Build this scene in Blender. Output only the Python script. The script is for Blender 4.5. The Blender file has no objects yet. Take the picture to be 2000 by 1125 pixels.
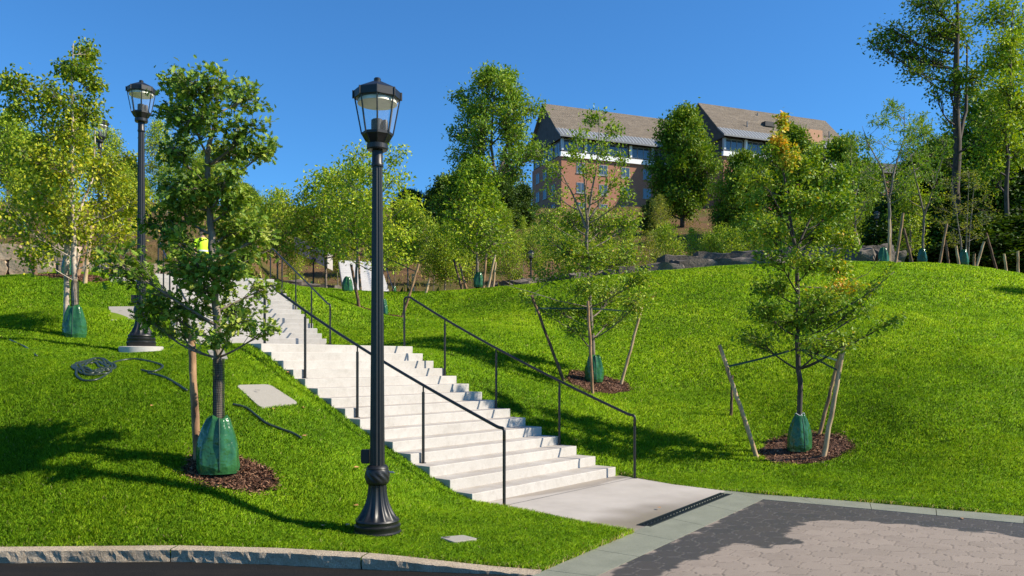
import bpy, math, random
import numpy as np
from mathutils import Vector, Matrix
R_ = math.radians
scn = bpy.context.scene
COL = scn.collection
EYE, F, HY = 1.79, 1570.0, 706.7
rng = np.random.default_rng(7)
random.seed(7)

def P3(px, py, D):
    """photo pixel + measured distance -> a point of the place (metres)"""
    return np.array([(px - 1000) / F * D, D, EYE + (HY - py) / F * D])
def G0(px, py, z=0.0):
    D = F * (EYE - z) / (py - HY)
    return np.array([(px - 1000) / F * D, D, z])
def sstep(a, b, x):
    t = np.clip((x - a) / (b - a), 0, 1)
    return t * t * (3 - 2 * t)

# ------------------------------------------------------------------ object helpers
def tag(o, label=None, cat=None, group=None, kind=None):
    if label: o['label'] = label
    if cat: o['category'] = cat
    if group: o['group'] = group
    if kind: o['kind'] = kind
    return o
def thing(name, label, cat, loc=(0, 0, 0), rotz=0.0, group=None):
    o = bpy.data.objects.new(name, None); COL.objects.link(o)
    o.empty_display_size = 0.2
    o.location = loc; o.rotation_euler = (0, 0, rotz)
    return tag(o, label, cat, group)
def dup(root, loc, rotz=0.0, scale=None, label=None, group=None):
    r = root.copy(); COL.objects.link(r); r.location = loc; r.rotation_euler = (root.rotation_euler[0], root.rotation_euler[1], rotz)
    if scale is not None: r.scale = scale if hasattr(scale, '__len__') else (scale,) * 3
    if label: r['label'] = label
    if group: r['group'] = group
    for ch in root.children:
        c = ch.copy(); COL.objects.link(c); c.parent = r
        for g in ch.children:
            d = g.copy(); COL.objects.link(d); d.parent = c
    return r
def np_mesh(name, V, faces, mat=None, parent=None, smooth=False, fattr=None, vattr=None, loc=None):
    """faces: list of (m,k) int arrays"""
    me = bpy.data.meshes.new(name)
    V = np.asarray(V, dtype=np.float32).reshape(-1, 3)
    faces = [np.asarray(f, dtype=np.int32) for f in faces if len(f)]
    me.vertices.add(len(V)); me.vertices.foreach_set('co', V.ravel())
    loops = np.concatenate([f.ravel() for f in faces])
    tot = np.concatenate([np.full(len(f), f.shape[1], np.int32) for f in faces])
    start = np.concatenate([[0], np.cumsum(tot)[:-1]]).astype(np.int32)
    me.loops.add(len(loops)); me.loops.foreach_set('vertex_index', loops)
    me.polygons.add(len(tot)); me.polygons.foreach_set('loop_start', start)
    try: me.polygons.foreach_set('loop_total', tot)
    except Exception: pass
    me.polygons.foreach_set('use_smooth', np.full(len(tot), smooth, dtype=bool))
    me.update(calc_edges=True); me.validate()
    for nm, a in (fattr or {}).items():
        at = me.attributes.new(nm, 'FLOAT', 'FACE'); at.data.foreach_set('value', np.asarray(a, np.float32))
    for nm, a in (vattr or {}).items():
        at = me.attributes.new(nm, 'FLOAT', 'POINT'); at.data.foreach_set('value', np.asarray(a, np.float32))
    o = bpy.data.objects.new(name, me); COL.objects.link(o)
    if mat: me.materials.append(mat)
    if parent: o.parent = parent
    if loc is not None: o.location = loc
    return o
class MB:
    def __init__(s): s.v = []; s.f = []; s.n = 0
    def add(s, V, Fs):
        V = np.asarray(V, float).reshape(-1, 3)
        for f in Fs: s.f.append(tuple(int(i) + s.n for i in f))
        s.v.append(V); s.n += len(V); return s
    def box(s, lo, hi, M=None):
        x0, y0, z0 = lo; x1, y1, z1 = hi
        V = np.array([(x0,y0,z0),(x1,y0,z0),(x1,y1,z0),(x0,y1,z0),(x0,y0,z1),(x1,y0,z1),(x1,y1,z1),(x0,y1,z1)], float)
        if M is not None: V = V @ np.array(M)[:3,:3].T + np.array(M)[:3,3]
        return s.add(V, [(3,2,1,0),(4,5,6,7),(0,1,5,4),(1,2,6,5),(2,3,7,6),(3,0,4,7)])
    def tube(s, pts, r, n=8, cap=True):
        V, Fq, Fc = tube(pts, r, n); s.add(V, list(Fq) + (Fc if cap else [])); return s
    def lathe(s, prof, n=24, mod=None, cen=(0, 0, 0)):
        a = np.arange(n) / n * 2 * math.pi
        V = []
        for r, z in prof:
            rr = r * (np.ones(n) if mod is None else mod(a, z, r))
            V.append(np.c_[rr*np.cos(a)+cen[0], rr*np.sin(a)+cen[1], np.full(n, z)+cen[2]])
        Fs = []
        for i in range(len(prof)-1):
            for j in range(n):
                k = (j+1) % n; Fs.append((i*n+j, i*n+k, (i+1)*n+k, (i+1)*n+j))
        Fs.append(tuple(range(n-1, -1, -1))); m = (len(prof)-1)*n; Fs.append(tuple(range(m, m+n)))
        return s.add(np.concatenate(V), Fs)
    def build(s, name, mat=None, parent=None, smooth=False, bevel=0, angle=None):
        me = bpy.data.meshes.new(name)
        me.from_pydata(np.concatenate(s.v).tolist(), [], s.f); me.update()
        if smooth:
            me.polygons.foreach_set('use_smooth', np.ones(len(me.polygons), bool))
            if angle:
                try: me.set_sharp_from_angle(angle=R_(angle))
                except Exception: pass
        o = bpy.data.objects.new(name, me); COL.objects.link(o)
        if mat: me.materials.append(mat)
        if parent: o.parent = parent
        if bevel:
            b = o.modifiers.new('b', 'BEVEL'); b.width = bevel; b.segments = 2; b.limit_method = 'ANGLE'; b.angle_limit = R_(40)
        return o
def tube(pts, r, n=8):
    pts = np.asarray(pts, float); m = len(pts)
    r = np.full(m, r) if np.isscalar(r) else np.asarray(r, float)
    T = np.gradient(pts, axis=0); T /= np.linalg.norm(T, axis=1)[:, None] + 1e-9
    ref = np.array([0, 0, 1.]) if abs(T[0][2]) < .9 else np.array([1., 0, 0])
    a = np.arange(n) / n * 2 * math.pi; V = []
    u = np.cross(T[0], ref); u /= np.linalg.norm(u)
    for i in range(m):
        u = u - T[i] * (u @ T[i]); u /= np.linalg.norm(u) + 1e-9
        w = np.cross(T[i], u)
        V.append(pts[i] + r[i] * (np.outer(np.cos(a), u) + np.outer(np.sin(a), w)))
    i, j = np.meshgrid(np.arange(m-1), np.arange(n), indexing='ij'); k = (j+1) % n
    Fq = np.stack([i*n+j, i*n+k, (i+1)*n+k, (i+1)*n+j], -1).reshape(-1, 4)
    return np.concatenate(V), Fq, [tuple(range(n-1, -1, -1)), tuple(range((m-1)*n, m*n))]
def round_path(pts, rad, n=6):
    pts = [np.asarray(p, float) for p in pts]; out = [pts[0]]
    for a, b, c in zip(pts, pts[1:], pts[2:]):
        d1 = a - b; d2 = c - b; l1 = np.linalg.norm(d1); l2 = np.linalg.norm(d2); q = min(rad, l1*.45, l2*.45)
        p0 = b + d1/l1*q; p1 = b + d2/l2*q
        for t in np.linspace(0, 1, n): out.append((1-t)**2*p0 + 2*t*(1-t)*b + t*t*p1)
    out.append(pts[-1]); return np.array(out)
def in_poly(x, y, poly):
    poly = np.asarray(poly, float); c = np.zeros(np.shape(x), bool); n = len(poly); j = n-1
    for i in range(n):
        xi, yi = poly[i][:2]; xj, yj = poly[j][:2]
        c ^= ((yi > y) != (yj > y)) & (x < (xj-xi)*(y-yi)/((yj-yi) if yj != yi else 1e-9)+xi); j = i
    return c
def poly_dist(x, y, poly, closed=True):
    poly = np.asarray(poly, float)[:, :2]; d = np.full(np.shape(x), 1e9)
    n = len(poly)
    for i in range(n if closed else n-1):
        a = poly[i]; b = poly[(i+1) % n]; ab = b-a; t = np.clip(((x-a[0])*ab[0]+(y-a[1])*ab[1])/(ab@ab), 0, 1)
        d = np.minimum(d, np.hypot(x-a[0]-t*ab[0], y-a[1]-t*ab[1]))
    return d
def vnoise(x, y, seed=0):
    """smooth value noise in numpy"""
    def h(i, j):
        n = (i.astype(np.int64)*374761393 + j.astype(np.int64)*668265263 + seed*1442695041) & 0x7fffffff
        n = ((n ^ (n >> 13)) * 1274126177) & 0x7fffffff
        return ((n ^ (n >> 16)) & 0xffff) / 65535.0
    x = np.asarray(x, float); y = np.asarray(y, float)
    i = np.floor(x); j = np.floor(y); fx = x-i; fy = y-j; fx = fx*fx*(3-2*fx); fy = fy*fy*(3-2*fy)
    return (h(i,j)*(1-fx)+h(i+1,j)*fx)*(1-fy) + (h(i,j+1)*(1-fx)+h(i+1,j+1)*fx)*fy

# ------------------------------------------------------------------ materials
class NT:
    def __init__(s, name):
        s.m = bpy.data.materials.new(name); s.m.use_nodes = True; s.t = s.m.node_tree; s.n = s.t.nodes
        s.b = s.n['Principled BSDF']; s.out = s.n['Material Output']
    def node(s, ty, **kw):
        n = s.n.new(ty)
        for k, v in kw.items(): setattr(n, k, v)
        return n
    def link(s, a, b): s.t.links.new(a, b)
    def pos(s): return s.node('ShaderNodeNewGeometry').outputs['Position']
    def obj(s): return s.node('ShaderNodeTexCoord').outputs['Object']
    def noise(s, scale, detail=4, rough=.6, vec=None, sc3=None):
        n = s.node('ShaderNodeTexNoise'); n.inputs['Scale'].default_value = scale; n.inputs['Detail'].default_value = detail; n.inputs['Roughness'].default_value = rough
        v = vec if vec is not None else s.obj()
        if sc3:
            mp = s.node('ShaderNodeMapping'); mp.inputs['Scale'].default_value = sc3; s.link(v, mp.inputs['Vector']); v = mp.outputs[0]
        s.link(v, n.inputs['Vector']); return n.outputs['Fac']
    def ramp(s, fac, stops, interp='LINEAR'):
        r = s.node('ShaderNodeValToRGB'); r.color_ramp.interpolation = interp; e = r.color_ramp.elements
        while len(e) < len(stops): e.new(.5)
        for q, (p, c) in zip(e, stops): q.position = p; q.color = (*c, 1) if len(c) == 3 else c
        s.link(fac, r.inputs['Fac']); return r.outputs['Color']
    def mix(s, fac, a, b, mode='MIX'):
        n = s.node('ShaderNodeMix', data_type='RGBA', blend_type=mode)
        for val, i in ((fac, 0), (a, 6), (b, 7)):
            if hasattr(val, 'is_linked') or hasattr(val, 'links'): s.link(val, n.inputs[i])
            else: n.inputs[i].default_value = (*val, 1) if hasattr(val, '__len__') else val
        return n.outputs[2]
    def attr(s, nm): return s.node('ShaderNodeAttribute', attribute_name=nm).outputs['Fac']
    def math(s, op, a, b=0.0):
        n = s.node('ShaderNodeMath', operation=op)
        for i, val in enumerate((a, b)):
            if hasattr(val, 'links'): s.link(val, n.inputs[i])
            else: n.inputs[i].default_value = val
        return n.outputs[0]
    def bump(s, h, strength=.3, dist=.01):
        b = s.node('ShaderNodeBump'); b.inputs['Strength'].default_value = strength; b.inputs['Distance'].default_value = dist
        s.link(h, b.inputs['Height']); s.link(b.outputs[0], s.b.inputs['Normal'])
    def set(s, **kw):
        for k, v in kw.items():
            i = s.b.inputs[k.replace('_', ' ')]
            if hasattr(v, 'links'): s.link(v, i)
            else: i.default_value = (*v, 1) if hasattr(v, '__len__') else v
        return s
def simple(name, col, rough=.5, metal=0., var=.15, scale=8, bump=0., spec=.5):
    t = NT(name); n = t.noise(scale)
    c = t.ramp(n, [(.3, tuple(x*(1-var) for x in col)), (.7, tuple(min(1, x*(1+var)) for x in col))])
    t.set(Base_Color=c, Roughness=rough, Metallic=metal); t.b.inputs['Specular IOR Level'].default_value = spec
    if bump: t.bump(t.noise(scale*6), bump, .01)
    return t.m
def leaf_mat(name, stops, rough=.42, trans=.35, tcol=(1.2, 1.15, .3), spec=.22):
    t = NT(name); c = t.ramp(t.attr('tint'), stops)
    t.set(Base_Color=c, Roughness=rough); t.b.inputs['Specular IOR Level'].default_value = spec
    tr = t.node('ShaderNodeBsdfTranslucent'); t.link(t.mix(1.0, c, tcol, 'MULTIPLY'), tr.inputs['Color'])
    ms = t.node('ShaderNodeMixShader'); ms.inputs[0].default_value = trans
    t.link(t.b.outputs[0], ms.inputs[1]); t.link(tr.outputs[0], ms.inputs[2]); t.link(ms.outputs[0], t.out.inputs['Surface'])
    return t.m
def bark_mat(name, dark, light, sc=14, stretch=(1, 1, .18), bump=.5):
    t = NT(name); n = t.noise(sc, 6, .65, sc3=stretch)
    t.set(Base_Color=t.ramp(n, [(.32, dark), (.62, light)]), Roughness=.85); t.bump(n, bump, .01); return t.m
M = {}
M['iron'] = simple('black_iron', (.010, .010, .010), .42, 0, .3, 20, .05)
M['rail'] = simple('rail_paint', (.016, .015, .015), .4, 0, .2, 10)
M['white_step'] = simple('far_concrete', (.62, .59, .55), .8, 0, .1, 3)
M['steel'] = simple('galvanised_steel', (.45, .45, .45), .35, .9)
t = NT('lantern_glass'); t.set(Base_Color=(.93, .95, .97), Roughness=.05, Alpha=.07); t.b.inputs['Specular IOR Level'].default_value = .6; M['glass'] = t.m
M['white_refl'] = simple('white_reflector', (.62, .6, .5), .4)
t = NT('concrete'); big = t.noise(1.3, 5, .65); fine = t.noise(60, 3, .7); st = t.noise(7, 6, .75)
c = t.ramp(big, [(.3, (.40, .37, .33)), (.62, (.49, .46, .42))])
c = t.mix(t.ramp(st, [(.48, (0, 0, 0)), (.72, (.55, .55, .55))]), c, (.30, .265, .23))
c = t.mix(.16, c, t.ramp(fine, [(.35, (.28, .265, .24)), (.65, (.6, .58, .555))]))
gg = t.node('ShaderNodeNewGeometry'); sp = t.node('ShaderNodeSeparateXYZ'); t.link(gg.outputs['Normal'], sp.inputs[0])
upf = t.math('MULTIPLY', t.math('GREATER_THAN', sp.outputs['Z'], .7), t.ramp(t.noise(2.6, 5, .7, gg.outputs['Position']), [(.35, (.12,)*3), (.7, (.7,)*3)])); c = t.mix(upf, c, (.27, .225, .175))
t.set(Base_Color=c, Roughness=.8); t.bump(fine, .15, .004); M['concrete'] = t.m
t = NT('slab_concrete'); big = t.noise(1.1, 5, .65); fine = t.noise(70, 3, .7)
c = t.ramp(big, [(.3, (.34, .305, .265)), (.65, (.425, .385, .34))]); wet = t.attr('wet')
c = t.mix(wet, c, (.17, .13, .09)); t.set(Base_Color=c); t.link(t.ramp(wet, [(0, (.8,)*3), (1, (.22,)*3)]), t.b.inputs['Roughness']); t.bump(fine, .12, .004); M['slab'] = t.m
t = NT('cover_concrete'); fine = t.noise(60, 4, .7); t.set(Base_Color=t.ramp(fine, [(.3, (.24, .22, .185)), (.7, (.33, .305, .26))]), Roughness=.85); M['cover'] = t.m
t = NT('granite_band'); n1 = t.noise(150, 3, .8); n2 = t.noise(3, 4); c = t.ramp(n1, [(.3, (.07, .075, .052)), (.5, (.185, .19, .14)), (.72, (.36, .36, .28))])
c = t.mix(.5, c, t.ramp(n2, [(.3, (.15, .155, .11)), (.7, (.25, .255, .19))])); t.set(Base_Color=c, Roughness=.6); M['granite'] = t.m
t = NT('kerb_granite'); n1 = t.noise(90, 3, .8); n2 = t.noise(2.2, 5, .7); c = t.ramp(n1, [(.3, (.36, .27, .18)), (.5, (.56, .45, .32)), (.72, (.72, .62, .48))])
c = t.mix(t.ramp(n2, [(.48, (0,)*3), (.68, (.6,)*3)]), c, (.34, .25, .15)); t.set(Base_Color=c, Roughness=.9); t.bump(t.noise(26, 6, .8), 1.0, .05); M['kerb'] = t.m
t = NT('paver'); fine = t.noise(110, 3, .8); wet = t.attr('wet'); hv = t.attr('hexv')
c = t.ramp(hv, [(0, (.185, .155, .125)), (.5, (.222, .184, .15)), (1, (.255, .212, .172))]); c = t.mix(.3, c, t.ramp(fine, [(.3, (.12, .09, .07)), (.7, (.38, .30, .235))]))
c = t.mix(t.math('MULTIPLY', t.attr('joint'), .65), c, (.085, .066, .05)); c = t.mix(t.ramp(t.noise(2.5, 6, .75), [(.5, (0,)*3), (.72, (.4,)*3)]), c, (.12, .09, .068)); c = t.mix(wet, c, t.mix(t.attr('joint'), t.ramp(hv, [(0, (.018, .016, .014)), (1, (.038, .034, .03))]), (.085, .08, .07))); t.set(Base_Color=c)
t.link(t.ramp(wet, [(0, (.85,)*3), (1, (.58,)*3)]), t.b.inputs['Roughness']); t.bump(fine, .25, .005); M['paver'] = t.m
t = NT('asphalt'); n1 = t.noise(140, 3, .9); n2 = t.noise(1.5, 5, .7, sc3=(.5, 2.5, 1)); c = t.ramp(n1, [(.35, (.004,)*3), (.55, (.012, .012, .012)), (.75, (.05, .048, .046))])
c = t.mix(t.ramp(n2, [(.5, (0,)*3), (.75, (.4,)*3)]), c, (.04, .03, .022)); t.set(Base_Color=c, Roughness=.9); t.b.inputs['Specular IOR Level'].default_value = .15; t.bump(n1, .8, .01); M['asphalt'] = t.m
t = NT('lawn_soil'); n1 = t.noise(30, 5, .8); t.set(Base_Color=t.ramp(n1, [(.3, (.07, .12, .006)), (.7, (.14, .21, .010))]), Roughness=1); t.b.inputs['Specular IOR Level'].default_value = .1; M['lawn'] = t.m
t = NT('hill_mulch'); n1 = t.noise(.25, 6, .7); n2 = t.noise(5, 6, .8)
c = t.ramp(n2, [(.3, (.05, .028, .014)), (.55, (.16, .095, .05)), (.75, (.26, .17, .10))]); c = t.mix(t.ramp(n1, [(.45, (0,)*3), (.6, (.75,)*3)]), c, (.075, .085, .018))
t.set(Base_Color=c, Roughness=1); t.b.inputs['Specular IOR Level'].default_value = .1; t.bump(n2, .8, .15); M['mulch_hill'] = t.m
t = NT('bark_mulch'); n1 = t.attr('tint'); t.set(Base_Color=t.ramp(n1, [(0, (.03, .013, .007)), (.5, (.15, .066, .034)), (.85, (.30, .15, .08)), (1, (.48, .29, .17))]), Roughness=.9); M['mulch'] = t.m
t = NT('bag_green'); n1 = t.noise(9, 4, .6); t.set(Base_Color=t.ramp(n1, [(.3, (.016, .075, .024)), (.7, (.034, .135, .044))]), Roughness=.2); t.bump(t.noise(4.5, 3, .5), .7, .07); M['bag'] = t.m
M['bag_rim'] = simple('bag_rim', (.6, .6, .58), .5)
M['strap'] = simple('green_strap', (.012, .05, .032), .6)
M['guard'] = simple('black_plastic', (.012, .012, .012), .5)
M['hose'] = simple('green_hose', (.02, .032, .022), .38)
M['stake'] = bark_mat('stake_wood', (.10, .045, .02), (.42, .25, .13), 9, (1, 1, .25), .4)
M['stake_pale'] = bark_mat('stake_wood_pale', (.24, .14, .07), (.56, .40, .23), 9, (1, 1, .25), .3)
M['stake_dark'] = bark_mat('stake_wood_dark', (.03, .018, .012), (.20, .11, .06), 12, (1, 1, .4), .6)
M['bark'] = bark_mat('bark_grey', (.06, .045, .035), (.26, .21, .16))
M['bark_dark'] = bark_mat('bark_dark', (.02, .016, .012), (.09, .07, .055))
M['bark_birch'] = bark_mat('bark_birch', (.14, .09, .06), (.60, .50, .40), 7, (1, 1, .9), .3)
M['l_oak'] = leaf_mat('oak_leaf', [(0, (0.0526, 0.107, 0.0134)), (.4, (0.131, 0.234, 0.0224)), (.75, (0.25, 0.354, 0.0393)), (1, (0.447, 0.48, 0.0901))], .52, 0.24)
M['l_birch'] = leaf_mat('birch_leaf', [(0, (.07, .14, .012)), (.35, (.17, .26, .014)), (.7, (.34, .40, .02)), (1, (.55, .50, .035))], .52, 0.3)
M['l_ash'] = leaf_mat('ash_leaf', [(0, (.065, .14, .016)), (.4, (.18, .295, .025)), (.8, (.38, .46, .04)), (.96, (.48, .46, .07)), (1, (.55, .36, .09))], .52, .28)
M['l_gum'] = leaf_mat('gum_leaf', [(0, (.06, .135, .014)), (.4, (.16, .28, .022)), (.74, (.34, .42, .035)), (.9, (.60, .48, .05)), (1, (.76, .38, .03))], .52, .28)
M['l_green'] = leaf_mat('young_green_leaf', [(0, (0.0921, 0.181, 0.0118)), (.5, (0.222, 0.352, 0.0188)), (1, (0.473, 0.542, 0.0352))], .52, 0.28)
M['l_yellow'] = leaf_mat('young_yellow_leaf', [(0, (0.124, 0.226, 0.0169)), (.5, (0.302, 0.427, 0.0254)), (1, (0.624, 0.643, 0.0493))], .52, 0.28)
M['l_olive'] = leaf_mat('young_olive_leaf', [(0, (0.106, 0.16, 0.0212)), (.5, (0.255, 0.306, 0.0328)), (1, (0.508, 0.474, 0.0588))], .52, 0.28)
M['l_maple'] = leaf_mat('maple_leaf', [(0, (0.0436, 0.11, 0.00867)), (.5, (0.127, 0.237, 0.0124)), (1, (0.346, 0.417, 0.0224))], .52, 0.22)
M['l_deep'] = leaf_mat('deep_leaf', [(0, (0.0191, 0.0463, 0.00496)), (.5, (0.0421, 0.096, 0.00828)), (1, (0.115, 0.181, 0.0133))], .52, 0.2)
M['l_locust'] = leaf_mat('locust_leaf', [(0, (0.0814, 0.174, 0.0178)), (.5, (0.176, 0.313, 0.0248)), (1, (0.354, 0.442, 0.0397))], .52, 0.27)
M['l_pine'] = leaf_mat('pine_needle', [(0, (0.015, 0.039, 0.015)), (1, (0.0525, 0.0975, 0.03))], .6, .15)
M['grass'] = leaf_mat('grass_blade', [(0, (.045, .125, .010)), (.4, (.225, .43, .016)), (.72, (.44, .62, .022)), (.94, (.60, .70, .09)), (1, (.55, .45, .22))], .6, .42, (1.15, 1.2, .45), .16)
M['weed'] = leaf_mat('weed_blade', [(0, (0.0468, 0.0756, 0.012)), (.5, (0.172, 0.202, 0.024)), (1, (0.468, 0.37, 0.084))], .7, .3)
M['dryleaf'] = simple('dry_leaf', (.5, .24, .08), .6)
t = NT('rock'); n1 = t.noise(1.2, 8, .7); c = t.ramp(n1, [(.3, (.04, .032, .025)), (.55, (.13, .105, .082)), (.75, (.24, .20, .16))]); t.set(Base_Color=c, Roughness=.9); t.bump(t.noise(4, 8, .7), .8, .1); M['rock'] = t.m
t = NT('wall_stone'); n1 = t.noise(1.6, 7, .7); c = t.ramp(n1, [(.3, (.25, .16, .10)), (.5, (.42, .31, .21)), (.72, (.54, .42, .31))]); t.set(Base_Color=c, Roughness=.9); t.bump(t.noise(7, 7, .7), .7, .05); M['wallstone'] = t.m
t = NT('brick'); br = t.node('ShaderNodeTexBrick'); mp = t.node('ShaderNodeMapping'); mp.inputs['Rotation'].default_value = (R_(90), 0, 0); t.link(t.obj(), mp.inputs['Vector']); t.link(mp.outputs[0], br.inputs['Vector'])
br.inputs['Scale'].default_value = 1.0; br.inputs['Brick Width'].default_value = .22; br.inputs['Row Height'].default_value = .075; br.inputs['Mortar Size'].default_value = .01
br.inputs['Color1'].default_value = (.30, .105, .058, 1); br.inputs['Color2'].default_value = (.40, .155, .085, 1); br.inputs['Mortar'].default_value = (.34, .20, .14, 1)
c = t.mix(t.ramp(t.noise(.35, 5, .7), [(.4, (0,)*3), (.7, (.35,)*3)]), br.outputs['Color'], (.36, .19, .115)); t.set(Base_Color=c, Roughness=.9); M['brick'] = t.m
t = NT('roof_shingle'); n1 = t.noise(1.1, 6, .75, sc3=(.45, 1.6, 1.6)); n2 = t.noise(5, 5, .8, sc3=(.5, 2.5, 2.5))
c = t.ramp(n1, [(.3, (.09, .07, .05)), (.52, (.20, .158, .115)), (.72, (.29, .235, .175))]); c = t.mix(.4, c, t.ramp(n2, [(.3, (.05, .038, .028)), (.7, (.32, .265, .20))])); t.set(Base_Color=c, Roughness=.95); t.bump(n2, .9, .25); M['roof'] = t.m
M['metal_eave'] = simple('grey_metal', (.15, .155, .16), .55, .2)
M['rib'] = simple('pale_metal', (.38, .40, .41), .45, .2)
M['gable'] = simple('slate_siding', (.055, .052, .05), .8, 0, .25, 1.2)
M['white'] = simple('white_panel', (.78, .78, .77), .55, 0, .05)
M['tan'] = simple('tan_brick', (.48, .26, .15), .85, 0, .1, 2)
t = NT('window_glass'); t.set(Base_Color=(.05, .075, .10), Roughness=.06); t.b.inputs['Specular IOR Level'].default_value = .9; M['win'] = t.m
M['mullion'] = simple('window_frame', (.22, .24, .26), .5)
M['grate'] = simple('cast_iron_grate', (.022, .026, .026), .5, .4, .4, 60)
M['vest'] = simple('hi_vis_fabric', (.62, .95, .02), .6, 0, .08)
M['vest_band'] = simple('silver_band', (.7, .7, .68), .3, .2)
M['skin'] = simple('skin', (.5, .28, .19), .5); M['trouser'] = simple('dark_trousers', (.03, .035, .05), .8); M['hair'] = simple('dark_hair', (.02, .014, .01), .6)

# ------------------------------------------------------------------ lower stairs geometry (fitted)
TH = 2.4500350641534063; UX, UD = math.cos(TH), math.sin(TH); WX, WD = -UD, UX
S0 = (1.6289, 12.6254); TT, T2, RI, SW = .380608, -.0036687, .139246, 3.34258
def run(k): n = k-1; return TT*n + (T2*n*n if n > 0 else 0)
def st(k, s=0.0, z=None):
    """point on the lower flight: nosing index k, s metres in from the right edge"""
    a = run(k); return np.array([S0[0]+UX*a+WX*s, S0[1]+UD*a+WD*s, RI*k if z is None else z])
# upper flight
U0 = np.array([-4.5, 19.5]); UU = np.array([-.476, .879]); UW = np.array([-.879, -.476]); UN, UT, UR, UZ = 15, .42, .141, 2.21
def su(k, s=0.0, z=None):
    p = U0 + UU*UT*(k-1) + UW*s; return np.array([p[0], p[1], UZ+UR*k if z is None else z])
STAIR_POLY = [st(1), st(15), st(15, SW), st(1, SW)]
LAND_POLY = [st(15)[:2], su(1)[:2], su(1, SW)[:2], st(15, SW)[:2]]
UP_POLY = [su(1)[:2], su(UN)[:2], su(UN, SW)[:2], su(1, SW)[:2]]
TOP_POLY = [su(UN)[:2], su(UN+14)[:2], su(UN+14, SW+1)[:2], su(UN, SW+1)[:2]]

# ------------------------------------------------------------------ pavement outlines (z = 0 plane)
KERB = np.array([(-26, 6.6), (-12, 7.35), (-8, 7.47), (-4.79, 7.52), (-3.15, 7.58), (-2.19, 7.48), (-1.32, 7.29), (-.45, 7.06), (.287, 6.9)])
A1, A2, A3 = np.array([.287, 6.9]), np.array([1.286, 8.41]), np.array([2.98, 11.15])   # outer edge of the granite band
B1 = np.array([.70, 6.7]); B2 = np.array([3.26, 10.45])
R1e, R2e = np.array([5.93, 9.30]), np.array([12.5, 5.2])
R1i, R2i = np.array([5.66, 8.89]), np.array([12.1, 4.9])
POST_R, POST_L = np.array([1.88, 12.31]), np.array([-.083, 9.97])
CB = A1 + (A1-A3)/np.linalg.norm(A1-A3)*3.0; CBi = B1 + (A1-A3)/np.linalg.norm(A1-A3)*3.0
SLAB = [st(.9, -.12)[:2], (2.35, 11.75), A3, A2, (.62, 9.13), (-.05, 9.86), st(.9, SW+.02)[:2], st(1.3, SW)[:2], st(1.3)[:2]]
ARCR = [A3, (3.43, 10.80), (4.54, 10.20), R1e, R2e]
PAVED = [st(1.0, -.1)[:2], (2.35, 11.75)] + ARCR + [(12.5, -10), (-26, -10)] + [tuple(p) for p in KERB] + [A2, (.62, 9.13), (-.05, 9.86), st(1.0, SW)[:2]]

# ------------------------------------------------------------------ terrain
CT = []
for x, y in KERB: CT.append((x, y, .05 if x < -.9 else (.02 if x < 0 else 0)))
for q in ((.62, 9.13), (-.05, 9.86), A2, (.8, 7.7)): CT.append((q[0], q[1], .01))
for q in [(2.35, 11.75)] + ARCR[:4] + [(9, 7.4), R2e]: CT.append((q[0], q[1], .0))
CT.append((POST_R[0]+.1, POST_R[1]+.1, .02))
for k in (1, 3, 5, 7, 9, 11, 13, 15):
    q = st(k, SW+.08); CT.append((q[0], q[1], RI*(k-.85)))
    q = st(k, -.12); CT.append((q[0], q[1], RI*(k-.9)))
for px, py, D in [(737,1042,8.15),(425,925,8.8),(438,948,8.55),(158,897,8.9),(200,985,8.2),(0,900,9.0),(560,1000,8.6),(640,905,9.4),(900,1008,9.1),(1000,1058,7.95),
    (520,775,11.0),(425,697,12.6),(276,691,13.9),(190,720,11.8),(0,700,12.5),(0,800,10.3),(200,820,9.9),(560,850,10.0),(145,660,15),(235,613,17),(0,620,16.5),
    (60,560,19.5),(110,541,21),(195,537,23.8),(320,548,24.5),(-200,640,16),(-200,560,22),(-200,900,9.2),
    (1160,748,17.2),(1562,883,13.5),(1560,930,12.2),(745,618,27),(1300,880,13.6),(1300,700,19.4),(1300,600,24.3),(1100,650,22),(1100,560,29),(1000,566,29.7),(860,577,30.3),
    (1300,535,29),(1500,520,29),(1500,640,21.2),(1750,518,29),(1750,640,19.6),(1750,800,14),(1950,850,12.5),(2000,700,16.2),(2000,538,28),(2000,610,21.6),
    (2300,620,27),(2300,800,14),(1560,760,16.3),(560,563,28.5),(640,569,29.7),(650,640,21.5),(700,600,27),(850,660,18.6),(950,720,16.6),(1000,640,21.5)]:
    CT.append(tuple(P3(px, py, D)))
for s_, dz in ((-.15, -.06), (SW+.15, -.06)):
    for k in (1, 8, 15): q = su(k, s_); CT.append((q[0], q[1], q[2]-UR*.6))
for a, b in ((st(15, -.1), su(1, -.1)), (st(15, SW+.1), su(1, SW+.1))):
    for t_ in (.35, .7): q = a*(1-t_)+b*t_; CT.append((q[0], q[1], 2.09+.1*t_-.03))
CT = np.array(CT)
def _U(r2): return np.where(r2 > 1e-12, r2*np.log(r2+1e-12), 0)
_n = len(CT); _d2 = ((CT[:, None, :2]-CT[None, :, :2])**2).sum(-1)
_A = np.zeros((_n+3, _n+3)); _A[:_n, :_n] = _U(_d2) + np.eye(_n)*.35; _A[:_n, _n] = 1; _A[:_n, _n+1] = CT[:, 0]; _A[:_n, _n+2] = CT[:, 1]; _A[_n:, :_n] = _A[:_n, _n:].T
_w = np.linalg.solve(_A, np.r_[CT[:, 2], 0, 0, 0])
def tps(x, y):
    z = _w[_n] + _w[_n+1]*x + _w[_n+2]*y
    for i in range(_n): z = z + _w[i]*_U((x-CT[i, 0])**2 + (y-CT[i, 1])**2)
    return z
YC = [0, 30, 36, 45, 58, 64, 75, 100, 130, 150, 250, 900]
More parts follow.
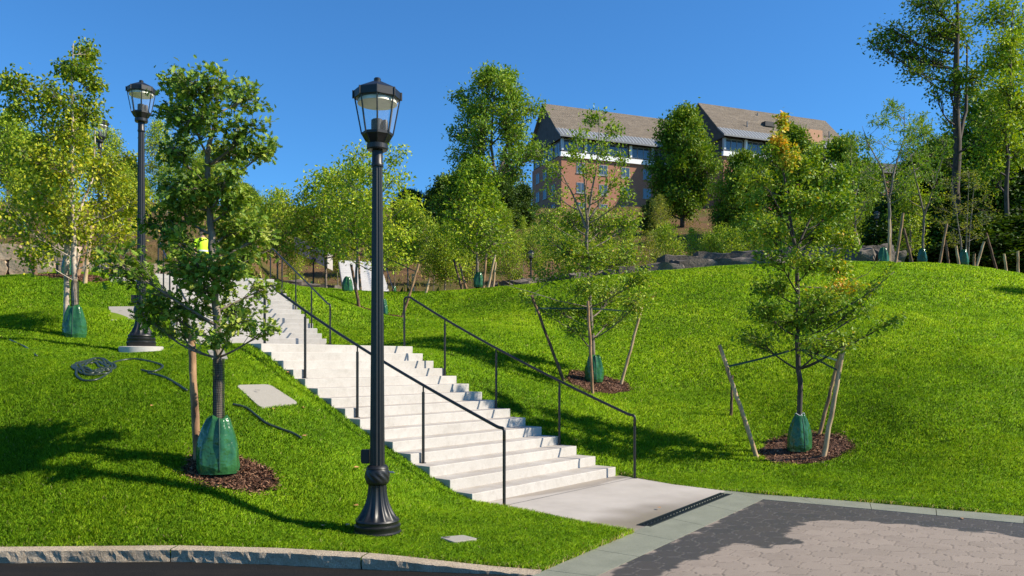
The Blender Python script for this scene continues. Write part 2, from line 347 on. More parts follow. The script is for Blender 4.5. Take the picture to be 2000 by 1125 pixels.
FC = np.interp; ZC = [4, 4.3, 4.2, 4.6, 5.6, 7.2, 11, 19, 27, 28.5, 30, 34]
YL = [0, 25, 26.5, 40, 60, 100, 130, 150, 250, 900]; ZL = [4, 5.0, 5.5, 9.0, 13.5, 21, 27, 28.5, 30, 34]
YR = [0, 28, 36, 58, 75, 100, 130, 150, 250, 900]; ZR = [4, 5.0, 5.0, 7.6, 9.8, 17, 26, 28.5, 30, 34]
def far(x, y):
    a = x/np.maximum(y, 5)
    wl = sstep(-.27, -.40, a); wr = sstep(.28, .45, a)
    z = np.interp(y, YC, ZC)*(1-wl)*(1-wr) + np.interp(y, YL, ZL)*wl + np.interp(y, YR, ZR)*wr
    return z + (vnoise(x*.16, y*.16, 3)-.5)*.5*sstep(30, 45, y)
def H(x, y, raw=False):
    x = np.asarray(x, float); y = np.asarray(y, float)
    a = x/np.maximum(y, 5)
    n = tps(np.clip(x, -22, 22), np.clip(y, 4, 32))
    n = n + (vnoise(x*1.3, y*1.3, 1)-.5)*.05*sstep(7.6, 10, y) + (vnoise(x*3.5, y*3.5, 2)-.5)*.018
    wl = sstep(-.33, -.40, a)
    y0 = 29.0*(1-wl)+25.0*wl; y1 = 35*(1-wl)+26.3*wl
    s = sstep(0, 1, (y-y0)/(y1-y0))
    s = np.maximum(s, sstep(16, 24, np.abs(x))*sstep(0, 20, np.abs(x)-14)*sstep(15, 30, y))
    z = n*(1-s) + far(x, y)*s
    z = np.where(y < 5.5, np.minimum(z, 0), z)
    if raw: return z
    m = in_poly(x, y, PAVED); d = poly_dist(x, y, PAVED)
    z = np.where(m, np.minimum(z, -.012 - .22*sstep(0, .25, d)), np.where(d < 1.2, np.minimum(z, .012+.8*d), z))
    for poly in (STAIR_POLY, LAND_POLY, UP_POLY):
        m = in_poly(x, y, poly); d = poly_dist(x, y, poly); z = np.where(m, z - .04 - .4*sstep(0, .25, d), z)
    m = in_poly(x, y, TOP_POLY); z = np.where(m, np.minimum(z, UZ+UR*UN-.06), z)
    return z
def h1(x, y, raw=False): return float(H(np.array([x]), np.array([y]), raw)[0])
def ground_hit(px, py, lo=6.5, hi=60):
    """where the line of sight through a pixel first meets the ground"""
    D = np.arange(lo, hi, .05); x = (px-1000)/F*D; z = EYE+(HY-py)/F*D; g = H(x, D, True)
    i = np.argmax(g >= z) if (g >= z).any() else len(D)-1
    return np.array([x[i], D[i], g[i]])

xs = np.unique(np.round(np.concatenate([-np.geomspace(14, 700, 45)[::-1], np.arange(-14, -7, .16), np.arange(-7, 7.6, .075), np.arange(7.6, 18, .16), np.geomspace(18, 700, 42)]), 3))
ys = np.unique(np.round(np.concatenate([-np.geomspace(1, 120, 12)[::-1], np.arange(-.5, 6.5, .5), np.arange(6.5, 16.5, .075), np.arange(16.5, 36, .16), np.arange(36, 70, .6), np.geomspace(70, 1200, 45)]), 3))
XX, YY = np.meshgrid(xs, ys, indexing='ij'); ZZ = H(XX.ravel(), YY.ravel())
nx, ny = len(xs), len(ys); i, j = np.meshgrid(np.arange(nx-1), np.arange(ny-1), indexing='ij')
Fg = np.stack([i*ny+j, (i+1)*ny+j, (i+1)*ny+j+1, i*ny+j+1], -1).reshape(-1, 4)
ground = np_mesh('ground', np.c_[XX.ravel(), YY.ravel(), ZZ], [Fg], M['lawn'], smooth=True); tag(ground, kind='structure', label='lawns and mulched hillside rising behind the stairs')
ground.data.materials.append(M['mulch_hill'])
cx = .5*(xs[:-1]+xs[1:])[:, None]*np.ones(ny-1); cy = np.ones(nx-1)[:, None]*.5*(ys[:-1]+ys[1:]); ca = cx/np.maximum(cy, 5)
def is_hill(x, y):
    a = x/np.maximum(y, 5); w = sstep(-.33, -.40, a)
    return y > 32*(1-w)+24.9*w
ground.data.polygons.foreach_set('material_index', is_hill(cx, cy).ravel().astype(np.int32))

# ------------------------------------------------------------------ paving, road, kerb
def sheet(name, poly, z, mat, step=None, vfun=None, thick=.12):
    """flat slab with a fine grid inside the outline is not needed: n-gon slab"""
    mb = MB(); poly = [tuple(p[:2]) for p in poly]; n = len(poly)
    V = [(x, y, z) for x, y in poly] + [(x, y, z-thick) for x, y in poly]
    mb.add(V, [tuple(range(n))] + [(i, (i+1) % n, n+(i+1) % n, n+i)[::-1] for i in range(n)])
    return tag(mb.build(name, mat), kind='structure')
def grid_sheet(name, poly, z, mat, step, fn, holes=None):
    poly = np.array([tuple(p[:2]) for p in poly]); x0, y0 = poly.min(0); x1, y1 = poly.max(0)
    gx = np.arange(x0-step, x1+step*1.5, step); gy = np.arange(y0-step, y1+step*1.5, step)
    X, Y = np.meshgrid(gx, gy, indexing='ij')
    # snap outside vertices onto the outline for a crisp edge
    ins = in_poly(X, Y, poly); P = np.stack([X, Y], -1).reshape(-1, 2); I = ins.ravel()
    near = (~I) & (poly_dist(P[:, 0], P[:, 1], poly) < step*1.5)
    q = P[near]; best = np.full(len(q), 1e9); bq = q.copy()
    for a, b in zip(poly, np.roll(poly, -1, 0)):
        ab = b-a; t_ = np.clip(((q-a)@ab)/(ab@ab), 0, 1); c_ = a+t_[:, None]*ab; d_ = np.hypot(*(q-c_).T); m_ = d_ < best; best[m_] = d_[m_]; bq[m_] = c_[m_]
    P[near] = bq; ok = I | near
    a_, b_ = len(gx), len(gy); i, j = np.meshgrid(np.arange(a_-1), np.arange(b_-1), indexing='ij')
    f = np.stack([i*b_+j, (i+1)*b_+j, (i+1)*b_+j+1, i*b_+j+1], -1).reshape(-1, 4); f = f[ok[f].all(1) & I[f].any(1)]
    used = np.unique(f); re = np.zeros(len(P), int); re[used] = np.arange(len(used)); P = P[used]; f = re[f]
    dz, attrs = fn(P[:, 0], P[:, 1])
    return tag(np_mesh(name, np.c_[P, z+dz], [f], mat, vattr=attrs), kind='structure')
def slab_fn(x, y):
    # damp tongue along the lowest riser and a stain beside the drain
    e = (x-S0[0])*UX + (y-S0[1])*UD; s = (x-S0[0])*WX + (y-S0[1])*WD
    w = .33 - .22*np.abs(s-1.0)/1.6 + .12*(vnoise(s*1.4, e*.6, 9)-.5)
    wet = sstep(.03, -.03, -e-w)*(e < .3)*.55
    dg = poly_dist(x, y, [G0(1410, 962)[:2], G0(1240, 1028)[:2]], False)
    wet = np.maximum(wet, .75*sstep(.72, .05, dg+.35*(vnoise(x*3, y*3, 4)-.5))*sstep(3.2, .6, np.hypot(x-1.2, y-8.8)))
    return np.zeros_like(x), {'wet': wet}
land = grid_sheet('pavement', SLAB, .0, M['slab'], .05, slab_fn); land['label'] = 'pale concrete slab at the foot of the stairs'
mb = MB()   # saw-cut joint in the slab
a, b = st(.08, -.05), st(.08, SW-.1); d = (b-a)/np.linalg.norm(b-a); nrm = np.array([-d[1], d[0], 0])*.004
mb.add([a-nrm+[0,0,.004-a[2]], b-nrm+[0,0,.004-b[2]], b+nrm+[0,0,.004-b[2]], a+nrm+[0,0,.004-a[2]]], [(0, 1, 2, 3)])
tag(mb.build('pavement_joint', M['guard']), kind='structure')
# granite band, slabs with open joints
mb = MB()
def band(o0, o1, i0, i1, cuts, z=.004):
    o0, o1, i0, i1 = map(np.asarray, (o0, o1, i0, i1))
    for a, b in zip(cuts, cuts[1:]):
        L = np.linalg.norm(o1-o0); e = .004/L; a2, b2 = a+e, b-e
        q = [o0+(o1-o0)*a2, o0+(o1-o0)*b2, i0+(i1-i0)*b2, i0+(i1-i0)*a2]
        V = [(*p, z) for p in q]+[(*p, z-.1) for p in q]
        mb.add(V, [(3, 2, 1, 0), (0, 1, 5, 4), (1, 2, 6, 5), (2, 3, 7, 6), (3, 0, 4, 7)])
band(CB, A1, CBi, B1, [0, .35, .68, 1]); band(A1, A3, B1, B2, [0, .18, .36, .55, .77, 1])
for a_, b_, c_, d_, cc in ((A3, (4.54, 10.2), B2, (4.36, 9.75), [0, .5, 1]), ((4.54, 10.2), R1e, (4.36, 9.75), R1i, [0, .45, 1]), (R1e, R2e, R1i, R2i, list(np.linspace(0, 1, 7)))): band(a_, b_, c_, d_, cc)
o = tag(mb.build('pavement_band', M['granite']), kind='structure'); o['label'] = 'grey-green granite band edging the pavers'
# hexagonal pavers
HEXS = .30; WETP = np.array([G0(*p)[:2] for p in [(1080,1140),(1165,1125),(1490,975),(1700,990),(2000,1018),(2300,1045),(2300,1075),(2000,1049),(1900,1036),(1750,1023),(1640,1018),(1570,1020),(1535,1030),(1545,1048),(1562,1060),(1500,1068),(1440,1062),(1400,1082),(1330,1100),(1280,1130),(1200,1180)]])
hx = np.array([.83, .56]); hx /= np.linalg.norm(hx); hy = np.array([-hx[1], hx[0]])
def paver_fn(x, y):
    u = (x*hx[0]+y*hx[1])/HEXS; v = (x*hy[0]+y*hy[1])/HEXS*1.25
    u = u + .05*np.sin(v*9)
    r3 = math.sqrt(3)
    def cell(ox, oy):
        a = np.round((u-ox)); b = np.round((v-oy)/r3); return a+ox, b*r3+oy
    a1, b1 = cell(0, 0); a2, b2 = cell(.5, r3/2)
    d1 = (u-a1)**2+(v-b1)**2; d2 = (u-a2)**2+(v-b2)**2; m = d1 < d2
    ca_, cb_ = np.where(m, a1, a2), np.where(m, b1, b2); du, dv = np.abs(u-ca_), np.abs(v-cb_)
    e = .5-np.maximum(du, du*.5+dv*r3/2)
    joint = sstep(.028, .006, e)
    hv = np.modf(np.abs(np.sin(ca_*12.9898+cb_*78.233)*43758.5))[0]
    ins = in_poly(x, y, WETP); d = poly_dist(x, y, WETP); sd = np.where(ins, d, -d) + .16*(vnoise(x*5, y*5, 5)-.5) + .07*(vnoise(x*16, y*16, 6)-.5) + .13*(hv-.5)
    hv = .75*hv + .25*vnoise(x*1.2, y*1.2, 8)
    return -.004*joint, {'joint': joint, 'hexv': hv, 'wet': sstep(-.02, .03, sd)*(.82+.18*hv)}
PAV = [CBi, B1, B2, (4.36, 9.75), R1i, R2i, (12.1, 2.5), (4, 1.5)]
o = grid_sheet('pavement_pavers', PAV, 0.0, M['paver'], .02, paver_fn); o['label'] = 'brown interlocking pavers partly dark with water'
grid_sheet('road', [(-16, -4), (16, -4), (16, 2.5), tuple(CB), tuple(A1)] + [tuple(p) for p in KERB[::-1]][1:-1] + [(-16, 7.1)], -.012, M['asphalt'], .12, lambda x, y: (-.045*sstep(.35, -1.9, x), {}))['label'] = 'dark asphalt road along the kerb'
# kerb stones: rough granite blocks
kp = KERB; seg = np.r_[0, np.cumsum(np.hypot(*np.diff(kp, axis=0).T))]; Ltot = seg[-1]
def kpt(s): return np.array([np.interp(s, seg, kp[:, 0]), np.interp(s, seg, kp[:, 1])])
def sx(x): return np.interp(x, kp[:, 0], seg)
cuts = [0, 3.5, 7, 10.5, 13.5, sx(-6.3), sx(-3.15), sx(-1.30), Ltot-.02]
KL = ['rough tan kerb stone, first block in from the left picture edge', 'rough grey kerb stone split face between two joints in front of the lamp', 'low kerb stone that sinks into the road beside the granite band']
for n_, (s0, s1) in enumerate(zip(cuts, cuts[1:])):
    if n_ < 3: continue
    m = max(8, int((s1-s0)/.035)); V = []; ss = np.linspace(s0+.007, s1-.007, m); prof = 7
    for s in ss:
        c = kpt(s); d = kpt(min(Ltot, s+.05))-kpt(max(0, s-.05)); d /= np.linalg.norm(d); nr = np.array([d[1], -d[0]])
        fade = float(sstep(Ltot, sx(-1.4), s)); top = .005+.055*fade
        W_ = .155
        for q in range(prof):
            if q == 0: off, z = -.0, top
            elif q == 1: off, z = W_-.02, top
            else: off, z = W_, top-.008-(q-2)*.05
            jag = 0 if q < 1 else (vnoise(np.array([s*16]), np.array([q*1.7]), 11)[0]-.5)*(.022 if q > 1 else .01)
            V.append((c[0]+nr[0]*(off+jag), c[1]+nr[1]*(off+jag), z if q < 2 else z+(vnoise(np.array([s*21]), np.array([q*2.]), 12)[0]-.5)*.01))
    i, j = np.meshgrid(np.arange(m-1), np.arange(prof-1), indexing='ij'); f = np.stack([i*prof+j, i*prof+j+1, (i+1)*prof+j+1, (i+1)*prof+j], -1).reshape(-1, 4)
    o = np_mesh('kerb', V, [f], M['kerb']); tag(o, kind='structure')
    if n_ >= 5: o['label'] = KL[n_-5]
# drain grate
g0, g1 = G0(1243, 1026)[:2], G0(1407, 963)[:2]; gd = (g1-g0)/np.linalg.norm(g1-g0); gn = np.array([gd[1], -gd[0]]); L = np.linalg.norm(g1-g0)
dr = thing('drain_grate', 'long narrow black iron drain grate set in the concrete below the stairs', 'drain grate', (*g0, 0), math.atan2(gd[1], gd[0]))
mb = MB(); wG = .17
mb.box((0, -wG, .002), (L, -wG+.015, .008)).box((0, -.015, .002), (L, 0, .008)).build('frame', M['grate'], dr)
mb = MB(); mb.box((0, -wG+.015, .0015), (L, -.015, .003)); x = .02; kk = 0
while x < L-.03:
    wob = .01*math.sin(kk*2.1)
    mb.box((x, -wG+.02, .003), (x+.012, -wG*.5-.008+wob, .009)).box((x+.006, -wG*.5+.008+wob, .003), (x+.018, -.02, .009)); x += .03; kk += 1
mb.build('grille', M['grate'], dr)

# ------------------------------------------------------------------ staircases, landings
def flight(name, label, fn, n, width, mat, ri, loc):
    root = thing(name, label, 'staircase', loc)
    L0 = np.array(loc)
    for k in range(1, n+1):
        a, b = fn(k, 0), fn(k, width); c, d = fn(k+1.08, width), fn(k+1.08, 0); z = a[2]
        V = [np.r_[p[:2], z]-L0 for p in (a, b, c, d)] + [np.r_[p[:2], z-.42]-L0 for p in (a, b, c, d)]
        mb = MB(); mb.add(V, [(3, 2, 1, 0), (4, 5, 6, 7), (0, 1, 5, 4), (1, 2, 6, 5), (2, 3, 7, 6), (3, 0, 4, 7)])
        mb.build('step', mat, root, bevel=.009)
    return root
flight('staircase', 'wide pale concrete staircase of fifteen steps climbing from the paved slab', st, 15, SW, M['concrete'], RI, tuple(st(1, SW/2, 0)))
flight('staircase', 'upper flight of pale concrete steps beyond the landing, leading to the worker', su, UN, SW, M['concrete'], UR, tuple(su(1, SW/2, UZ)))
mb = MB(); zl = RI*15; a, b, c, d = st(15.7), su(1.05), su(1.05, SW), st(15.7, SW)
V = [np.r_[a[:2], zl-.004], np.r_[b[:2], UZ], np.r_[c[:2], UZ], np.r_[d[:2], zl-.004]]; V += [v-[0, 0, .3] for v in V]
mb.add(V, [(0, 1, 2, 3), (0, 4, 5, 1), (1, 5, 6, 2), (2, 6, 7, 3), (3, 7, 4, 0)]); tag(mb.build('path', M['concrete']), kind='structure', label='pale concrete landing between the two flights')
zt = UZ+UR*UN; P4 = [su(UN+.9, 0), su(UN+12, 0), su(UN+12, SW+1), su(UN+.9, SW)]
sheet('path', P4, zt-.004, M['concrete'])['label'] = 'pale concrete path at the top of the stairs'

def rail(label, bases, tops, path, r=.021, rp=.02):
    root = thing('handrail', label, 'handrail', tuple(bases[0])); L0 = np.asarray(bases[0], float)
    MB().tube(round_path([np.asarray(p)-L0 for p in path], .10), r, 10).build('rail', M['rail'], root, True)
    for q, (b, t_) in enumerate(zip(bases, tops)):
        if q in (0, len(bases)-1): mb = MB().tube([np.asarray(b)-L0, np.r_[b[:2], t_-.16]-L0], r, 10)
        else: mb = MB().tube([np.asarray(b)-L0, np.r_[b[:2], t_-.09]-L0], rp, 10).tube([np.r_[b[:2], t_-.09]-L0, np.r_[b[:2], t_-.015]-L0], .011, 8)
        c = np.asarray(b)-L0; mb.lathe([(.04, .0), (.04, .007), (.0, .0071)], 16, cen=c); mb.build('post', M['rail'], root, True, angle=50)
HR = .93
def lower_rail(label, s, ks, ktop):
    bases = [np.r_[st(0.05, s)[:2], .0]] + [st(k, s, RI*int(k)) for k in ks] + [st(ktop, s, RI*15)]
    top = lambda k: RI*k + HR
    tops = [top(0.35)] + [top(k) for k in ks] + [top(15.3)]
    p0, pe = st(0.05, s)[:2], st(ktop, s)[:2]
    path = [np.r_[p0, tops[0]-.17], np.r_[p0, top(.25)], np.r_[st(.3, s)[:2], top(.3)]] + [np.r_[st(k, s)[:2], top(k)] for k in np.arange(1, 15.1, 1)] + [np.r_[st(15.1, s)[:2], top(15.15)], np.r_[pe, top(15.2)], np.r_[pe, tops[-1]-.17]]
    rail(label, bases, tops, path)
lower_rail('black steel handrail along the grassy right side of the lower steps', .03, [3.9, 7.9, 11.9], 15.75)
lower_rail('black steel handrail down the left side of the lower steps, crossing behind the lamp', SW-.2, [3.9, 7.9, 11.9], 15.75)
def upper_rail(label, s):
    ks = [3.9, 7.9, 11.9]; top = lambda k: UZ + UR*k + HR
    b0, b1 = su(-.2, s, UZ), su(UN+.7, s, UZ+UR*UN)
    bases = [b0]+[su(k, s, UZ+UR*int(k)) for k in ks]+[b1]; tops = [top(.2)]+[top(k) for k in ks]+[top(UN+.2)]
    path = [np.r_[b0[:2], tops[0]-.17], np.r_[b0[:2], top(.1)], su(.3, s, top(.3)), su(UN-.2, s, top(UN-.1)), np.r_[b1[:2], top(UN+.1)], np.r_[b1[:2], tops[-1]-.17]]
    rail(label, bases, tops, path)
upper_rail('black steel handrail on the right edge of the upper flight', .05); upper_rail('black steel handrail on the left edge of the upper flight, half hidden by the oak', SW-.1)

# ------------------------------------------------------------------ street lamps
def make_lamp(loc, label):
    root = thing('street_lamp', label, 'street lamp', loc, group='black lantern street lamps'); I = M['iron']
    flute = lambda a, z, r: 1 - .13*(1-np.abs(np.cos(a*6))**2.5)
    mb = MB(); mb.lathe([(.236, -.12), (.236, .05), (.243, .06), (.243, .072), (.228, .085), (.228, .115), (.234, .125), (.234, .14), (.216, .152), (.216, .175), (.222, .185), (.215, .2)], 48); mb.build('base', I, root, True, angle=35)
    z = np.linspace(0, 1, 14); pr = [(.093 + .117*(1-t_)**2.3, .2+.355*t_) for t_ in z]
    MB().lathe(pr, 112, lambda a, z, r: 1 - .13*np.clip(1-abs((z-.38)/.19)**6, 0, 1)*(1-np.abs(np.cos(a*6))**3)).build('flared_base', I, root, True, angle=60)
    leafy = lambda a, z, r: 1 + .10*(np.abs(np.sin(a*5+z*45))**2)*np.clip(1-abs((z-.635)/.06)**2, 0, 1)
    MB().lathe([(.094, .545), (.112, .56), (.116, .58), (.116, .595), (.116, .61), (.116, .625), (.116, .64), (.116, .655), (.116, .67), (.116, .69), (.11, .705), (.114, .712), (.1, .735), (.085, .745)], 80, leafy).build('collar', I, root, True, angle=40)
    MB().lathe([(.076-.024*t_, .74+3.03*t_) for t_ in np.linspace(0, 1, 12)], 112, flute).build('pole', I, root, True, angle=60)
    mb = MB(); mb.lathe([(.06, 3.765), (.062, 3.775), (.062, 3.79), (.055, 3.80), (.054, 3.93), (.058, 3.935)], 32); mb.build('neck', I, root, True, angle=35)
    MB().box((-.155, -.03, .76), (-.078, .03, .90)).box((-.162, -.034, .77), (-.153, .034, .895)).build('outlet_box', M['guard'], root, bevel=.005)
    mb = MB().tube([(.1, .03, .66), (.17, .035, .66)], .006, 8).tube([(.1, -.01, .675), (.165, -.01, .675)], .006, 8); mb.build('bolt', M['steel'], root)
    rot = R_(9); oct_ = lambda r, z: np.array([(r*math.cos(rot+k*math.pi/4), r*math.sin(rot+k*math.pi/4), z) for k in range(8)])
    def ring_loft(mb, rings, capb=True, capt=True):
        V = np.concatenate(rings); n = 8; Fs = []
        for i in range(len(rings)-1):
            for j in range(8): k = (j+1) % 8; Fs.append((i*n+j, i*n+k, (i+1)*n+k, (i+1)*n+j))
        if capb: Fs.append(tuple(range(7, -1, -1)))
        if capt: Fs.append(tuple(range((len(rings)-1)*8, len(rings)*8)))
        mb.add(V, Fs)
    # lantern body = cage, with roof, panes, reflector, lamp socket as sub-parts
    mb = MB(); mb.lathe([(.1, 3.93), (.107, 3.945), (.107, 3.99), (.09, 4.0)], 32)
    ring_loft(mb, [oct_(.092, 3.99), oct_(.150, 4.075), oct_(.158, 4.08), oct_(.158, 4.105), oct_(.148, 4.11)], True, True)
    bot, tp = oct_(.157, 4.09), oct_(.226, 4.455)
    for k in range(8): mb.tube([bot[k], tp[k]], .0075, 6)
    for k in range(8):   # gasket rims
        mb.tube([oct_(.222, 4.452)[k], oct_(.222, 4.452)[(k+1) % 8]], .01, 6)
    for k in range(8): mb.tube([oct_(.155, 4.1)[k]*[1.02, 1.02, 1], oct_(.11, 4.015)[k]], .008, 6)
    lan = mb.build('lantern', I, root)
    mb = MB(); ring_loft(mb, [oct_(.228, 4.445), oct_(.238, 4.45), oct_(.238, 4.525), oct_(.226, 4.535), oct_(.05, 4.625), oct_(.04, 4.63)]); mb.lathe([(.034, 4.625), (.036, 4.655), (.028, 4.665), (.0, 4.666)], 20)
    for k in range(8): mb.tube([oct_(.242, 4.447)[k], oct_(.242, 4.528)[k]], .009, 6)
    mb.build('roof', I, lan)
    mb = MB(); a_, b_ = oct_(.1535, 4.1), oct_(.2195, 4.445)
    for k in range(8): q = (k+1) % 8; mb.add([a_[k], a_[q], b_[q], b_[k]], [(0, 1, 2, 3)])
    mb.build('glass_panes', M['glass'], lan)
    mb = MB(); mb.lathe([(.2, 4.40), (.19, 4.438), (.03, 4.442)], 32); mb.build('reflector', M['white_refl'], lan, True, angle=30)
    mb = MB(); mb.lathe([(.062, 4.108), (.062, 4.235), (.05, 4.245), (.03, 4.25)], 24); mb.lathe([(.028, 4.11), (.03, 4.2), (.02, 4.23)], 12, cen=(.085, -.03, 0)); mb.build('lamp_socket', M['guard'], lan, True, angle=40)
    return root
b1 = P3(737, 1043, 8.15)
lamp = make_lamp((b1[0], b1[1], h1(b1[0], b1[1])-.055), 'tall black street lamp with fluted pole, nearest the kerb in front of the stairs')
b2 = P3(276, 676, 14.1); b2[2] = h1(b2[0], b2[1]) + .11
lamp2 = dup(lamp, b2, .3, label='black street lamp on a round concrete footing on the upper left lawn')
mb = MB(); mb.lathe([(.36, -.25), (.36, .0), (.345, .012), (.0, .013)], 40); o = mb.build('lamp_footing', M['concrete'], None, True, angle=30); o.location = (b2[0], b2[1], b2[2]-.013)
tag(o, 'round pale concrete footing under the street lamp on the left lawn', 'footing')
for px, D, ytop, lab in ((195, 23.8, 230, 'black street lamp behind the yellow-leaved birch, in front of the stone wall'), (612, 56, 491, 'distant black street lamp left of the far white steps, beyond the lawn crest'),
                         (1037, 57, 488, 'distant black street lamp on the mulched slope left of the slender ash tree'), (1712, 58, 412, 'distant dark street lamp behind the boulders at the right crest'), (1948, 78, 443, 'farthest black street lamp in the dark under the tall right-hand woods'), (1500, 66, 468, 'distant black street lamp seen through the sweetgum leaves')):
    top = P3(px, ytop, D); dup(lamp, (top[0], D, top[2]-4.66), .5*D, label=lab)

# ------------------------------------------------------------------ foliage machinery
SIMPLE = (np.array([(0, 0, 0), (.45, .28, .07), (1, 0, -.08), (.45, -.28, .07)]), [np.array([(0, 2, 1), (0, 3, 2)])])
NARROW = (np.array([(0, 0, 0), (.45, .17, .05), (1, 0, -.10), (.45, -.17, .05)]), [np.array([(0, 2, 1), (0, 3, 2)])])
_mx = [0, .14, .27, .38, .53, .63, .78, .86, 1.0]; _my = [.01, .05, .24, .09, .36, .12, .27, .09, .0]
_ov = [(x, 0, -.12*x*x) for x in _mx] + [(x+(.06 if y > .2 else 0), y, .25*y-.12*x*x) for x, y in zip(_mx, _my)] + [(x+(.06 if y > .2 else 0), -y, .25*y-.12*x*x) for x, y in zip(_mx, _my)]
OAK = (np.array(_ov), [np.array([(i, i+1, 9+i+1, 9+i) for i in range(8)] + [(i+1, i, 18+i, 18+i+1) for i in range(8)])])
_sx = [0, .2, .5, .8, 1.0]; _sy = [.0, .2, .3, .17, 0]
OVAL = (np.array([(x, 0, -.15*x*x) for x in _sx]+[(x, y, .2*y-.15*x*x) for x, y in zip(_sx, _sy)]+[(x, -y, .2*y-.15*x*x) for x, y in zip(_sx, _sy)]),
        [np.array([(i, i+1, 5+i+1, 5+i) for i in range(4)]+[(i+1, i, 10+i, 10+i+1) for i in range(4)])])
def nrm(v): return v/(np.linalg.norm(v, axis=-1, keepdims=True)+1e-9)
def leaf_cloud(P, A, N, S, shape):
    """positions, axes, normals, sizes -> vertices, faces"""
    A = nrm(A); B = nrm(np.cross(N, A)); N = np.cross(A, B)
    T, Fs = shape; n = len(P); m = len(T)
    V = P[:, None] + S[:, None, None]*(T[None, :, 0, None]*A[:, None] + T[None, :, 1, None]*B[:, None] + T[None, :, 2, None]*N[:, None])
    out = [(f[None]+(np.arange(n)*m)[:, None, None]).reshape(-1, f.shape[1]) for f in Fs]
    return V.reshape(-1, 3), out, sum(len(f) for f in Fs)
def bez(a, b, c, n):
    t_ = np.linspace(0, 1, n)[:, None]; return (1-t_)**2*a + 2*t_*(1-t_)*b + t_*t_*c
def blob_tree(name, label, cat, base, stems, blobs, leafmat, barkmat, lsize, shape, seed, twigs=9, lpt=10, group=None, droop=.25, upn=.75, trad=.012, spread=.07, tintsd=.27, parts=None, twig_r=.0035):
    """stems: list of (points, radii) in local metres; blobs: (centre, radii, weight, tint) -> branch to each, twigs inside, leaves on twigs"""
    g = np.random.default_rng(seed); wood = MB(); LP = []; LA = []; LN = []; LS = []; LT = []
    allp = []
    for pts, rad in stems:
        pts = np.asarray(pts, float); n = max(6, int(len(pts)*4)); u = np.linspace(0, len(pts)-1, n)
        q = np.stack([np.interp(u, np.arange(len(pts)), pts[:, k]) for k in range(3)], 1); q[1:-1, :2] += g.normal(0, .006*rad[0]/.04, (n-2, 2))
        rr = np.interp(u, np.arange(len(pts)), rad); wood.tube(q, rr, 9); 
        for a_, b_ in zip(q, rr): allp.append((a_, b_))
    SP = np.array([a_ for a_, _ in allp]); SR = np.array([b_ for _, b_ in allp])
    for c, rad, w, tint in blobs:
        c = np.asarray(c, float); rad = np.asarray(rad, float)
        hd = np.hypot(SP[:, 0]-c[0], SP[:, 1]-c[1]); want = c[2]-.55*hd-.05
        cost = np.abs(SP[:, 2]-want) + .35*hd + (SP[:, 2] > c[2])*.5; i = np.argmin(cost); s = SP[i]; r0 = min(SR[i]*.6, trad*(1+1.2*rad.max()))
        mid = s*.5+c*.5; mid[2] -= .12*np.linalg.norm(c-s); mid += g.normal(0, .05, 3)*np.linalg.norm(c-s)
        br = bez(s, mid, c, 7); wood.tube(br, np.linspace(r0, max(r0*.4, twig_r*1.3), 7), 6)
        nt = max(3, int(twigs*w))
        for k in range(nt):
            d = nrm(g.normal(0, 1, 3)); d[2] = d[2]*.8+.12; tip = c + d*rad*(.55+.5*g.random()**.6)
            i0 = g.integers(3, 7); s2 = br[i0]; m2 = (s2+tip)/2 + g.normal(0, .12, 3)*rad; tw = bez(s2, m2, tip, 6)
            wood.tube(tw, np.linspace(max(r0*.35, twig_r), twig_r*.6, 6), 4, False)
            nl = max(3, int(lpt*(.6+.8*g.random()))); tt = .25+.75*g.random(nl)**.7
            p = np.stack([np.interp(tt, np.linspace(0, 1, 6), tw[:, q]) for q in range(3)], 1) + g.normal(0, spread, (nl, 3))*min(1, rad.mean()*2)
            a_ = nrm(tip-s2)[None]*.6 + g.normal(0, .6, (nl, 3)); a_[:, 2] -= droop
            nn = g.normal(0, .55, (nl, 3)) + np.array([0, 0, upn]); LP.append(p); LA.append(a_); LN.append(nn)
            LS.append(lsize*(.65+.6*g.random(nl))); LT.append(np.clip(tint + g.normal(0, .07) + g.normal(0, tintsd, nl), 0, 1))
    V, Fs, per = leaf_cloud(np.concatenate(LP), np.concatenate(LA), np.concatenate(LN), np.concatenate(LS), shape)
    root = thing(name, label, cat, tuple(base), group=group)
    wood.build('trunk', barkmat, root, True)
    np_mesh('crown', V, Fs, leafmat, root, fattr={'tint': np.repeat(np.concatenate(LT), per)})
    return root
